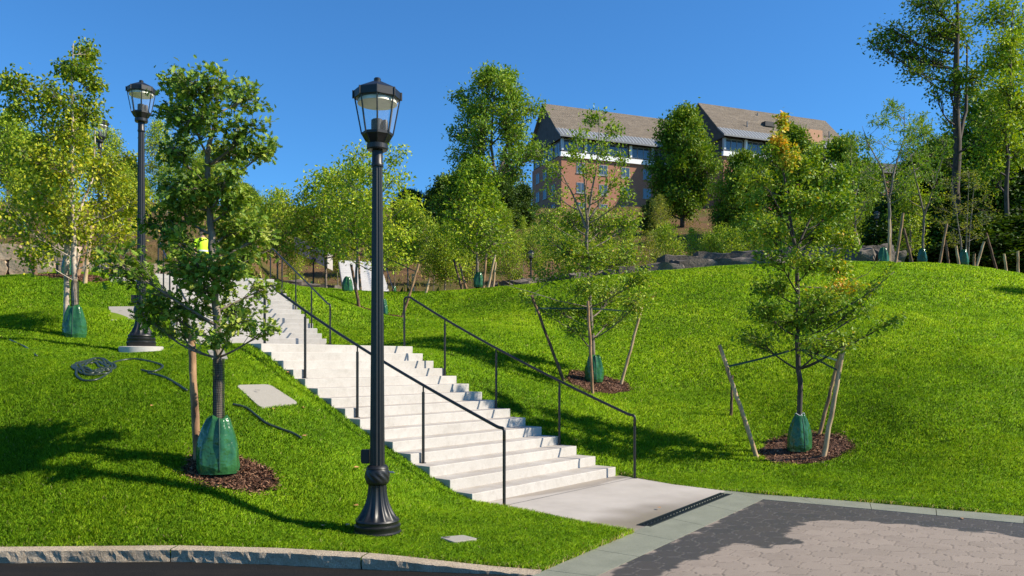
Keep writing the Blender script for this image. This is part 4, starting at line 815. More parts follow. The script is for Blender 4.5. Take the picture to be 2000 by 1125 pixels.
for pb, pt, D, m, lab in (((903,575),(886,508),31.5,'stake_dark','dark stake leaning left at the cone-shaped tree'),((914,575),(897,515),32.5,'stake','second stake leaning left at the cone-shaped tree'),((944,570),(950,495),31.5,'stake','upright brown stake right of the bag at the cone-shaped tree'),((953,570),(967,498),31.2,'stake_pale','pale stake leaning right at the cone-shaped tree'),((962,570),(968,512),32.6,'stake_pale','short pale stake rightmost at the cone-shaped tree'),
    ((1749,519),(1764,416),29.3,'stake','tall brown stake leaning right on the crest beside the forked tree'),((1736,520),(1737,428),30.5,'stake_pale','upright pale stake behind the bag of the forked tree'),((1783,525),(1765,446),31,'stake_dark','dark stake leaning left beside the second feathery tree'),((1686,520),(1672,455),31,'stake_pale','grey stake leaning left above the right boulders'),
    ((1834,525),(1849,437),31,'stake','stake leaning right, left of the wispy tree'),((1855,525),(1847,470),32,'stake_dark','dark stake leaning left before the wispy tree'),((1874,525),(1867,480),31,'stake_pale','short stake left of the wispy stems'),((1902,530),(1903,496),30,'stake','stubby upright stake right of the wispy stems'),((1906,530),(1922,472),30,'stake_pale','pale stake leaning right at the wispy tree'),
    ((1953,545),(1926,455),33,'stake_dark','grey stake leaning left by the farthest lamp'),((1966,545),(1961,496),31,'stake_pale','short pale stake right of the farthest lamp'),((1988,548),(1988,490),31,'stake_pale','slim pale stake close to the right picture edge'),((832,590),(839,544),31,'stake_pale','pale slanting stake in the dip right of the front lamp post'),((808,590),(806,535),32,'stake_pale','thin upright stake beside the pale-trunked young tree'),((704,590),(700,500),32,'stake','brown upright stake beside the bag left of the lamp post'),((732,590),(728,500),32.6,'stake_dark','dark upright stake before the far white steps')):
    stake(pb, pt, D, M[m], lab, 0, .05)
def make_bag(loc, label, h=.6, rb=.2, rt=.085, seed=1, rim=False, rot=0.):
    g = np.random.default_rng(seed); n = 40; a = np.arange(n)/n*2*math.pi; ph = g.random(5)*6.28; V = []; zz = np.r_[np.linspace(-.03, 1, 22)]
    for t_ in zz:
        tt = max(t_, 0); r = rb*(1-tt)**.8 + rt*tt + .02*math.sin(math.pi*min(1, tt*1.1)); r *= 1 if t_ >= .02 else .94
        w = 1 + (.10*tt+.02)*np.sin(3*a+ph[0]+2*tt) + (.09*tt+.015)*np.sin(7*a+ph[1]-3*tt) + .03*np.sin(11*a+ph[2]+5*tt)+.03*np.sin(2*a+ph[3])
        V.append(np.c_[r*w*np.cos(a), r*w*.8*np.sin(a), np.full(n, t_*h)+(.02*np.sin(3*a+ph[4]) if t_ > .96 else 0)])
    for q in (.93, .8): V.append(np.c_[V[21][:, 0]*q*.85, V[21][:, 1]*q*.85, np.full(n, q*h)])
    m = len(V); i, j = np.meshgrid(np.arange(m-1), np.arange(n), indexing='ij'); k = (j+1) % n; f = np.stack([i*n+j, i*n+k, (i+1)*n+k, (i+1)*n+j], -1).reshape(-1, 4)
    root = thing('watering_bag', label, 'watering bag', loc, rot, 'green watering bags round the tree trunks')
    np_mesh('bag_body', np.concatenate(V), [f], M['bag'], root, True)
    ia = 31; seam = [np.array(V[q][ia])*[1.02, 1.02, 1] for q in range(1, 22)]
    MB().tube(seam, .007, 6).build('seam', M['strap'], root, True)
    if rim: MB().tube([V[21][q % n] for q in range(n+1)], .006, 6).build('rim', M['bag_rim'], root, True)
    return root
def gl(p, dz=0): return (p[0], p[1], h1(p[0], p[1], True)+dz)
bag0 = make_bag(gl(ob, .02), 'large glossy green watering bag round the oak trunk on the near left lawn', .60, .225, .10, 1, rot=.2)
make_bag(gl(bb, .02), 'slim green watering bag at the foot of the birch', .58, .2, .1, 2)
make_bag(gl(r1, .02), 'green watering bag behind the reddish upright stake', .55, .2, .11, 3)
make_bag(gl(r2, .04), 'dark green wet watering bag with white rim in the nearest mulch ring', .60, .205, .075, 4, True)
make_bag(gl(mb_, .02), 'green watering bag half hidden by the front lamp post', .55, .2, .1, 5)
for px, D, yb, lab in ((134, 21.3, 541, 'green watering bag in front of the stone wall behind the birch'), (43, 30.5, 465, 'green watering bag on the terrace above the leaning dark stake'), (100, 31.5, 480, 'green watering bag on the terrace hidden in the birch leaves'), (237, 34.5, 476, 'green watering bag on the slope left of the lawn lamp pole'),
                       (679, 30.3, 575, 'green watering bag on the crest left of the front lamp post'), (935, 31.9, 560, 'green watering bag at the foot of the cone-shaped tree'), (1725, 30.3, 519, 'dark green watering bag at the foot of the forked feathery tree'), (1801, 32.5, 512, 'dark green watering bag at the second feathery tree'), (1882, 31.5, 516, 'blue-green watering bag at the foot of the wispy tree')):
    x = (px-1000)/F*D; z = EYE+(HY-yb)/F*D; zg = h1(x, D); dup(bag0, (x, D, max(zg, min(z, zg+.5)) if px > 600 else zg), rng.random()*6, .95, lab)
for k, (px, D) in enumerate(((1046,62),(1078,66),(1110,58),(1150,64),(1268,46),(1338,66),(960,62),(905,58),(770,64),(610,66),(1385,50),(1430,49))):
    x = (px-1000)/F*D; dup(bag0, (x, D, h1(x, D)), k, 1.0, 'small green watering bag round a young tree on the mulched hillside', 'green watering bags on the hillside')
def mulch(c, rx, label, ry=None, sd=1):
    g = np.random.default_rng(sd); ry = ry or rx; n = 9000; r = np.sqrt(g.random(n)); r = np.where(g.random(n) < .07, r*1.22, r); a = g.random(n)*6.283
    edge = 1+.07*np.sin(3*a+sd)+.05*np.sin(7*a+2*sd)
    x = c[0]+rx*r*edge*np.cos(a); y = c[1]+ry*r*edge*np.sin(a); z = H(x, y, True)+.02+.03*g.random(n)*np.clip(1.05-r, 0, 1)
    A = g.normal(0, 1, (n, 3)); A[:, 2] *= .35; N = g.normal(0, .45, (n, 3))+[0, 0, 1]
    CH = (np.array([(0, -.13, 0), (1, -.13, 0), (1, .13, 0), (0, .13, 0)]), [np.array([(0, 1, 2, 3)])])
    V, Fs, per = leaf_cloud(np.c_[x, y, z], A, N, .018+.035*g.random(n), CH); ti = g.random(n)
    m = 40; aa = np.arange(m)/m*6.283; ee = 1.03*(1+.07*np.sin(3*aa+sd)+.05*np.sin(7*aa+2*sd)); rings = []
    for q in (.0, .35, .7, 1.0): xx = c[0]+rx*ee*q*np.cos(aa); yy = c[1]+ry*ee*q*np.sin(aa); rings.append(np.c_[xx, yy, H(xx, yy, True)+(.028 if q < 1 else -.01)])
    DV = np.concatenate(rings); i, j = np.meshgrid(np.arange(3), np.arange(m), indexing='ij'); k = (j+1) % m; DF = np.stack([i*m+j, (i+1)*m+j, (i+1)*m+k, i*m+k], -1).reshape(-1, 4)
    o = np_mesh('mulch_bed', np.r_[V, DV]-np.array([c[0], c[1], 0]), [Fs[0], DF+len(V)], M['mulch'], fattr={'tint': np.r_[ti, np.full(len(DF), .25)]}); o.location = (c[0], c[1], 0)
    tag(o, label, 'mulch bed', 'bark mulch rings round the young trees'); BEDS.append((c[0], c[1], rx, ry)); return o
BEDS = []
mulch((ob[0]+.10, ob[1]+.06), .50, 'small bark mulch ring under the oak bag', .31, 1); mulch((r1[0]+.07, r1[1]-.02), .70, 'round reddish mulch ring at the slender ash tree', .68, 2); mulch((r2[0]+.06, r2[1]-.02), .74, 'dark wet mulch ring nearest the pavement', .72, 3)
mulch((mb_[0]-.05, mb_[1]-.1), .9, 'mulch ring crossed by the front lamp post', .7, 4); mulch((-11.6, 21.2), .9, 'mulch ring in front of the stone wall', .6, 5)
def strap(a, b, label, sag=.03):
    a, b = np.asarray(a), np.asarray(b); pts = bez(a, (a+b)/2-[0, 0, sag], b, 8)-a; d = nrm(b-a); up = np.array([0, 0, .017]); mb = MB()
    V = np.concatenate([pts+up, pts-up]); n = len(pts); side = np.cross(d, [0, 0, 1])*.0015; V = np.concatenate([V+side, V-side])
    Fs = [(i, i+1, n+i+1, n+i) for i in range(n-1)]+[(2*n+i+1, 2*n+i, 3*n+i, 3*n+i+1) for i in range(n-1)]+[(i+1, i, 2*n+i, 2*n+i+1) for i in range(n-1)]+[(n+i, n+i+1, 3*n+i+1, 3*n+i) for i in range(n-1)]
    mb.add(V, Fs); mb.tube([pts[0]+[0, 0, .02], pts[0]+[.01, -.05, -.02], pts[0]+[.0, -.055, -.13]], .006, 5)
    o = mb.build('tie_strap', M['strap']); o.location = a; tag(o, label, 'tie strap', 'green straps tying trees to their stakes')
tr2 = P3(1559, 680, 13.5); tr1 = P3(1152, 602, 17.2)
strap(P3(1420, 716, 13.4), tr2, 'dark green strap from the mottled leaning stake to the orange-tipped tree'); strap(P3(1640, 705, 13.9), tr2, 'pale green strap to the farther right stake of the orange-tipped tree', .01); strap(P3(1638, 724, 13.02), tr2, 'dark green strap to the nearer right stake of the orange-tipped tree')
strap(P3(1046, 602, 16.9), tr1, 'green strap from the dark leaning stake to the slender ash tree', .01); strap(P3(1244, 610, 17.3), tr1, 'pale green strap from the slender ash tree to the pale stake', -.01)
strap(P3(811, 530, 26.7), P3(748, 500, 27), 'pale strap from the brown leaning stake to the tree behind the lamp post', 0)
def guard(c, z0, z1, r, label):
    root = thing('trunk_guard', label, 'trunk guard', (c[0], c[1], z0)); mb = MB(); n = 16; hh = z1-z0
    for k in range(n): a = k/n*6.283; mb.tube([(r*math.cos(a), r*math.sin(a), 0), (r*math.cos(a), r*math.sin(a), hh)], .0028, 4)
    for k in range(int(hh/.025)+1):
        z = k*.025; mb.tube([(r*math.cos(q/16*6.283), r*math.sin(q/16*6.283), z) for q in range(17)], .0026, 4)
    mb.build('mesh_sleeve', M['guard'], root)
guard(ob+np.array([0, 0, 0]), ob[2]+.5, P3(0, 700, 8.8)[2], .058, 'black plastic mesh guard round the oak trunk above its bag')
guard(bb, bb[2]+.5, P3(0, 550, 15)[2], .065, 'black plastic mesh guard round the birch trunk')

# ------------------------------------------------------------------ covers, hoses, fallen leaves
def cover(corners, D0, label, th=.05, rad=.1):
    pts = [ground_hit(px, py) for px, py in corners]; c = np.mean(pts, 0); pl = []
    q = [np.asarray(p) for p in pts]; n = len(q)
    for i in range(n):
        a, b, d = q[i-1], q[i], q[(i+1) % n]; d1 = nrm(a-b); d2 = nrm(d-b)
        for t_ in np.linspace(0, 1, 6): pl.append((1-t_)**2*(b+d1*rad)+2*t_*(1-t_)*b+t_*t_*(b+d2*rad))
    pl = np.array(pl); A_ = np.c_[pl[:, :2]-c[:2], np.ones(len(pl))]; co = np.linalg.lstsq(A_, pl[:, 2], rcond=None)[0]; pl[:, 2] = A_@co
    m = len(pl); pl = pl-c+[0, 0, .035]
    V = np.r_[pl, pl-[0, 0, .2]]; mb = MB(); mb.add(V, [tuple(range(m))]+[((i+1) % m, i, m+i, m+(i+1) % m) for i in range(m)]); o = mb.build('utility_cover', M['cover'], bevel=.006); o.location = c
    mb2 = MB(); ax = nrm(pl[12]-pl[0]); 
    for t_ in (-.12, .16): p = ax*t_+[0, 0, .037+co[2]-c[2]]; p[2] += (A_[0][:2]*0).sum()+co[0]*p[0]+co[1]*p[1]; mb2.box((p[0]-.035, p[1]-.008, p[2]), (p[0]+.035, p[1]+.008, p[2]+.003))
    mb2.build('lift_slot', M['guard'], o)
    tag(o, label, 'utility cover', 'pale concrete utility covers set in the lawn'); COVERS.append([(p[0]+c[0], p[1]+c[1]) for p in pl])
COVERS = []
cover([(460, 757), (527, 755), (584, 794), (508, 800)], 11, 'rounded pale utility cover in the lawn between the oak bag and stairs')
cover([(405, 688), (437, 686), (445, 705), (415, 708)], 12.6, 'small utility cover right behind the oak trunk', rad=.04)
cover([(212, 602), (262, 601), (262, 627), (216, 628)], 17, 'utility cover in the lawn just left of the footed lamp', rad=.04)
cover([(858, 1057), (905, 1051), (934, 1060), (886, 1065)], 8, 'grass-fringed flat utility cover in front of the lamp near the kerb', rad=.04)
cover([(213, 544), (268, 545), (268, 553), (216, 552)], 22, 'thin pale utility cover at the lawn top near the stone wall', rad=.03)
def hose(px_pts, label, r=.017, coil=None):
    P = []
    for q in px_pts: g_ = ground_hit(*q); P.append(g_+[0, 0, .035])
    P = np.array(P); n = len(P)*8; u = np.linspace(0, len(P)-1, n)
    # smooth through the points
    k = np.clip(u.astype(int), 0, len(P)-2); f = (u-k)[:, None]; Pm = P[np.clip(k-1, 0, None)]; P0 = P[k]; P1 = P[k+1]; Pn = P[np.clip(k+2, None, len(P)-1)]
    C = .5*((2*P0)+(-Pm+P1)*f+(2*Pm-5*P0+4*P1-Pn)*f**2+(-Pm+3*P0-3*P1+Pn)*f**3); L0 = C[0].copy()
    o = MB().tube(C-L0, r, 8).build('garden_hose', M['hose'], None, True); o.location = L0; tag(o, label, 'hose', 'dark green hoses lying on the left lawn'); return o
coilp = []
gc = ground_hit(188, 722)
for k in range(92):
    a = k*.42; rr = 31*(.8+.27*math.sin(k*.37)+.12*math.sin(k*1.7)); coilp.append((184+rr*1.12*math.cos(a)+5*math.sin(k*.19), 722+rr*.44*math.sin(a)+2.5*math.cos(k*.23)))
hose(coilp + [(225, 712), (262, 707), (300, 713), (318, 722), (300, 731), (276, 728)], 'coiled dark green garden hose on the left lawn')
hose([(150, 728), (150, 740), (165, 750), (190, 746), (212, 735)], 'loose hose end below the coiled hose')
hose([(290, 735), (325, 745), (365, 770)], 'short hose length running from the coil towards the oak stake')
hose([(455, 798), (480, 804), (500, 818), (520, 832), (545, 842), (570, 852), (588, 861)], 'hose snaking down the lawn below the rounded utility cover')
hose([(20, 668), (50, 682), (72, 700)], 'hose end near the birch at the left picture edge')
for px, py in ((590, 858), (592, 805), (533, 806), (692, 922), (683, 1035), (1090, 898), (560, 735), (300, 800), (1880, 1015), (1102, 902), (700, 1000), (630, 1040), (1290, 1000)):
    g_ = G0(px, py) if px in (1880,) else ground_hit(px, py); V, Fs, per = leaf_cloud(np.zeros((1, 3)), np.array([[math.cos(px), math.sin(px), .1]]), np.array([[.1, -.35, 1.]]), np.array([.075]), OVAL)
    o = np_mesh('fallen_leaf', V, Fs, M['dryleaf']); o.location = g_+[0, 0, .05 if px != 1880 else .012]; tag(o, 'orange fallen leaf lying on the pavers' if px == 1880 else 'dry orange fallen leaf lying on the lawn grass', 'leaf', 'fallen leaves')

# ------------------------------------------------------------------ retaining wall, boulders
def rough_block(mb, c, size, rot, sd, amp=.05, n=5):
    g = np.random.default_rng(sd); u = np.linspace(-1, 1, n)
    def face(fix, sgn):
        A, B = np.meshgrid(u, u, indexing='ij'); P_ = np.zeros((n*n, 3)); o = [i for i in range(3) if i != fix]; P_[:, fix] = sgn; P_[:, o[0]] = A.ravel(); P_[:, o[1]] = B.ravel(); return P_
    V = []; Fs = []; k = 0
    for fix in range(3):
        for sgn in (-1, 1):
            P_ = face(fix, sgn); i, j = np.meshgrid(np.arange(n-1), np.arange(n-1), indexing='ij'); f = np.stack([i*n+j, (i+1)*n+j, (i+1)*n+j+1, i*n+j+1], -1).reshape(-1, 4)
            if (sgn > 0) != (fix != 1): f = f[:, ::-1]
            V.append(P_); Fs.append(f+k); k += n*n
    V = np.concatenate(V); Q = V.copy(); l = np.abs(V).max(1)
    rnd = np.linalg.norm(V, axis=1, keepdims=True); V = V*(1-.10*(rnd-1)); s = np.asarray(size)/2
    ph = g.random(9)*6.28
    for a in range(3): V[:, a] += amp/s[a]*(np.sin(Q[:, (a+1) % 3]*2.7+ph[a])*np.sin(Q[:, (a+2) % 3]*2.3+ph[3+a])+.6*np.sin(Q[:, (a+1) % 3]*5.1+Q[:, a]*3+ph[6+a])*np.sin(Q[:, (a+2) % 3]*6+ph[a]))
    V = V*s; cr, sr = math.cos(rot), math.sin(rot); V = np.c_[V[:, 0]*cr-V[:, 1]*sr, V[:, 0]*sr+V[:, 1]*cr, V[:, 2]]+np.asarray(c); mb.add(V, [tuple(f) for F_ in Fs for f in F_])
wa, wb = P3(-160, 540, 24.6), P3(330, 540, 26.2); wl_ = np.linalg.norm((wb-wa)[:2]); wr = math.atan2(wb[1]-wa[1], wb[0]-wa[0]); mb = MB(); g = np.random.default_rng(5)
for row in range(3):
    x = -.6*(row % 2)
    while x < wl_:
        L_ = 1.1+.7*g.random(); f = (x+L_/2)/wl_; c = wa+(wb-wa)*f; hgt = .52
        zb = 3.95+row*.5
        if not (row == 2 and f > .62 and g.random() < .65): rough_block(mb, (c[0], c[1]+.07*row, zb+hgt/2), (L_-.02, .7, hgt), wr, int(1000*g.random()), .03)
        x += L_
o = mb.build('retaining_wall', M['wallstone'], None, True, angle=50); tag(o, 'tan rough stone retaining wall at the top of the left lawn', 'retaining wall')
BL = [(1296,527,31,1.3,.4),(1372,521,31.6,2.3,.45),(1448,518,31.3,2.0,.45),(1335,510,32.4,1.8,.4),(1410,505,32.6,2.2,.42),(1468,500,32.8,1.5,.35),(1505,515,31.5,1.1,.6),(1545,508,32,1.3,.8),(1600,506,31.3,1.2,.8),(1640,504,31.6,1.5,.9),(1675,506,31,1.0,.7),(1700,498,32.4,1.4,.7),(1728,505,31.8,1.1,.5),
      (640,570,44,1.3,.7),(600,568,43,1.6,.7),(565,560,43,1.4,.6),(1010,566,38,1.4,.8),(1050,562,38.5,1.6,.8),(985,568,38,1.1,.7),(1100,556,37.5,1.4,.8),(1150,550,37,1.7,.7),(1195,545,36.5,1.3,.7),(1240,536,35,1.4,.7)]
def bwhere(px):
    return 'under the lamp beyond the upper handrail' if px < 700 else ('in the shaded row behind the slender ash tree' if px < 1260 else ('in the long dark wall left of the sweetgum trunk' if px < 1530 else 'in the rock pile right of the sweetgum trunk'))
for n_, (px, py, D, L_, hh) in enumerate(BL):
    p = P3(px, py, D); zg = h1(p[0], D); top = p[2]+hh/2; mb = MB(); hgt = max(hh, top-zg+.25); rough_block(mb, (0, 0, 0), (L_*1.12, 1.0, hgt), 0, 70+n_, .05 if 1265 < px < 1490 else .08, 9)
    o = mb.build('boulder', M['rock'], None, True, angle=24); o.location = (p[0], D, top-hgt/2); o.rotation_euler = (0, 0, .3*math.sin(n_*2.3)); tag(o, ('flat ' if L_ > 1.35 else 'squat ') + 'grey-brown boulder ' + bwhere(px), 'boulder', 'boulders along the foot of the slope')

# far steps and pale path on the hill
fa = np.array([P3(769, 0, 46)[0], 46.0]); fu = np.array([-.254, .967]); fw = np.array([-fu[1], fu[0]])
def sf(k, s=0.0, z=None): p = fa+fu*.40*(k-1)+fw*s; return np.array([p[0], p[1], 4.9+.165*k])
flight('staircase', 'far white concrete steps seen beyond the crest beside the front lamp post', sf, 22, 2.7, M['white_step'], .165, tuple(sf(1, 1.4)))
ks = [0.5, 8, 15, 22]; bs = [sf(k, .05) for k in ks]; rail('black handrail on the right of the far white steps', bs, [b[2]+.95 for b in bs], [np.r_[bs[0][:2], bs[0][2]+.7], np.r_[bs[0][:2], bs[0][2]+.95], np.r_[bs[-1][:2], bs[-1][2]+.95], np.r_[bs[-1][:2], bs[-1][2]+.7]], .03, .03)
w0 = P3(575, 462, 58); w1 = P3(640, 492, 55); mb = MB(); L_ = np.linalg.norm(w1-w0)
for k in range(6):
    a = w0+(w1-w0)*k/6; b = w0+(w1-w0)*(k+.97)/6; mb.add([a, b, b+[0, 1.6, 0], a+[0, 1.6, 0], a-[0, 0, 1.1], b-[0, 0, 1.1], b+[0, 1.6, -1.1], a+[0, 1.6, -1.1]], [(0, 1, 2, 3), (0, 4, 5, 1), (1, 5, 6, 2), (3, 0, 4, 7)[::-1], (2, 6, 7, 3)])
tag(mb.build('concrete_ramp_wall', M['concrete']), 'pale stepped concrete wall on the slope between oak crown and lamp', 'wall')

# ------------------------------------------------------------------ brick building
def make_building():
    root = thing('brick_building', 'long red brick building with steep brown roofs and white window band on the hilltop', 'building', (7.4, 124, 24.0), math.atan2(.371, .928))
    EZ, RZ, DP = 12.9, 19.6, 13.0     # eave, ridge, depth (local z from 24)
    def block(x0, y0, L_, first):
        # walls (front wall 0.7 m behind the eave)
        MB().box((x0+.6, y0+.75, -4), (x0+L_-.6, y0+DP-.75, EZ-3.0)).build('wall', M['brick'], root)
        MB().box((x0+.75, y0+.95, EZ-3.0), (x0+L_-.75, y0+DP-.95, EZ-.1)).build('upper_wall', M['gable'], root)
        gz = lambda y: EZ+(RZ-EZ)*(1-abs(y-DP/2)/(DP/2))
        for xx in (x0+.35, x0+L_-.5):
            mb = MB(); V = [(xx, y0+.3, EZ-.4), (xx, y0+DP-.3, EZ-.4), (xx, y0+DP-.3, EZ+.15), (xx, y0+DP/2, RZ-.25), (xx, y0+.3, EZ+.15)]; V += [(a+.15, b, c) for a, b, c in V]
            mb.add(V, [(4, 3, 2, 1, 0), (5, 6, 7, 8, 9)]+[(i, (i+1) % 5, 5+(i+1) % 5, 5+i) for i in range(5)]); mb.build('gable', M['gable'], root)
        mb = MB(); t_ = .25; k = .2   # roof slopes
        for sg in (0, 1):
            f = (lambda y: y0+y) if sg == 0 else (lambda y: y0+DP-y)
            V = []
            for xx in (x0-.1, x0+L_+.1):
                V += [(xx, f(DP*k*.5), EZ+(RZ-EZ)*k), (xx, y0+DP/2, RZ), (xx, y0+DP/2, RZ-t_), (xx, f(DP*k*.5), EZ+(RZ-EZ)*k-t_)]
            fs = [(0, 4, 5, 1), (1, 5, 6, 2), (2, 6, 7, 3), (3, 7, 4, 0), (0, 1, 2, 3), (7, 6, 5, 4)]; mb.add(V, fs if sg == 0 else [q[::-1] for q in fs])
        rf = mb.build('roof', M['roof'], root)
        mb = MB()
        for sg in (0, 1):
            f = (lambda y: y0+y) if sg == 0 else (lambda y: y0+DP-y); V = []
            for xx in (x0-.15, x0+L_+.15): V += [(xx, f(-.45), EZ-.1), (xx, f(DP*k*.5+.02), EZ+(RZ-EZ)*k+.03), (xx, f(DP*k*.5+.02), EZ+(RZ-EZ)*k-.2), (xx, f(-.45), EZ-.38)]
            fs = [(0, 4, 5, 1), (1, 5, 6, 2), (2, 6, 7, 3), (3, 7, 4, 0), (0, 1, 2, 3), (7, 6, 5, 4)]; mb.add(V, fs if sg == 0 else [q[::-1] for q in fs])
        ev = mb.build('metal_eave', M['metal_eave'], root)
        mb = MB(); x = x0+.3
        while x < x0+L_-.2:
            a, b = np.array([x, y0-.46, EZ-.06]), np.array([x, y0+DP*k*.5, EZ+(RZ-EZ)*k+.07]); mb.add([a, a+[.14, 0, 0], b+[.14, 0, 0], b, a-[0, 0, .1], a+[.14, 0, -.1], b+[.14, 0, -.1], b-[0, 0, .1]], [(0, 1, 2, 3), (0, 4, 5, 1), (1, 5, 6, 2), (3, 2, 6, 7), (0, 3, 7, 4)]); x += .62
        mb.build('standing_seam', M['rib'], ev)
        # white sill band and top windows on the front
        MB().box((x0+.4, y0+.45, EZ-3.05), (x0+L_-.4, y0+.95, EZ-2.45)).box((x0+.3, y0+.4, EZ-3.22), (x0+L_-.3, y0+.8, EZ-3.05)).build('sill_band', M['white'], root)
        x = x0+1.0; n = 0
        while x < x0+L_-4.2:
            MB().box((x-.45, y0+.5, EZ-2.2), (x-.1, y0+.94, EZ-.3)).build('pier', M['white'] if n % 2 else M['rib'], root)
            w = 3.3; fr = MB()
            for q in (0, .32, .66, .97): fr.box((x+w*q, y0+.84, EZ-2.2), (x+w*q+.1, y0+.95, EZ-.35))
            fr.box((x, y0+.84, EZ-2.2), (x+w, y0+.95, EZ-2.08)).box((x, y0+.84, EZ-.5), (x+w, y0+.95, EZ-.35)); fo = fr.build('window', M['mullion'], root)
            MB().box((x+.02, y0+.9, EZ-2.15), (x+w, y0+.943, EZ-.4)).build('pane', M['win'], fo)
            x += w+.75; n += 1
        return x
    def win(x, y, z, w=1.5, h=1.6, side=0):
        """side 0 faces front (-y), 1 faces left (-x)"""
        fr = MB(); pn = MB()
        def bx(mb, a, b, c0, c1, d0, d1):
            if side == 0: mb.box((a, y-d1, c0), (b, y-d0, c1))
            else: mb.box((x-d1, a, c0), (x-d0, b, c1))
        o0 = x if side == 0 else y
        for a in (o0, o0+w*.5-.04, o0+w-.09): bx(fr, a, a+.09, z, z+h, 0, .07)
        bx(fr, o0, o0+w, z, z+.09, .0, .065); bx(fr, o0, o0+w, z+h-.09, z+h, .0, .065); bx(fr, o0-.1, o0+w+.1, z-.12, z-.002, 0, .12)
        f = fr.build('window', M['mullion'], root); bx(pn, o0+.02, o0+w-.02, z+.02, z+h-.02, 0, .03); pn.build('pane', M['win'], f)
    block(0, 0, 27, True); block(23.2, -9.6, 26, False)
    for r in range(3):
        for x in (3.2, 7.2, 11.2, 15.2, 19.2): win(x, .75, 7.4-r*3.1)
        for y in (3.0, 6.3, 9.2): win(.6, y, 7.4-r*3.1, 1.4, 1.6, 1)
    for y in (1.6, 4.2, 6.8, 9.4): win(.75, y, 10.2, 1.9, 1.9, 1)
    for r in range(3):
        for x in (26.2, 30.2, 34.4, 45.5): win(x, -9.6+.75, 7.5-r*3.1, 1.75, 1.5)
    bay = MB().box((36.6, -9.9, 8.6), (42.2, -4, 15.0)).build('bay', M['brick'], root); MB().box((36.5, -10.0, 13.0), (42.3, -3.9, 15.3)).build('fascia', M['tan'], bay)
    MB().box((38.2, -9.95, 10.6), (41.2, -9.88, 12.6)).build('bay_window', M['win'], bay); MB().box((37.9, -10.7, 10.2), (41.6, -9.9, 10.35)).build('awning', M['white'], bay)
    MB().box((33.4, -6.9, 16.0), (35.2, -5.9, 16.75)).build('roof_hatch', M['gable'], root)
    for x, y, z in ((29.5, -7.3, 15.6), (46.2, -7.3, 15.8), (34, -4.2, 18.4)): MB().lathe([(.1, -1), (.1, .5), (.0, .501)], 10, cen=(x, y, z)).build('vent_pipe', M['metal_eave'], root)
make_building()
hb = P3(1700, 385, 105); br = thing('brick_house', 'small brick house with dark roof half hidden behind the feathery trees', 'house', tuple(hb), .25)
MB().box((0, 0, -4), (7, 6, 3.2)).build('wall', M['brick'], br)
mb = MB(); mb.add([(-.5, -.5, 3.2), (7.5, -.5, 3.2), (7.5, 6.5, 3.2), (-.5, 6.5, 3.2), (-.5, 3, 5.4), (7.5, 3, 5.4)], [(0, 1, 5, 4), (3, 4, 5, 2), (0, 4, 3), (1, 2, 5), (3, 2, 1, 0)]); mb.build('roof', M['gable'], br)
for x in (1.0, 3.4, 5.2): w = MB().box((x, -.06, .6), (x+1.2, .0, 2.2)).build('window', M['rib'], br); MB().box((x+.1, -.075, .7), (x+1.1, -.05, 2.1)).build('pane', M['win'], w)

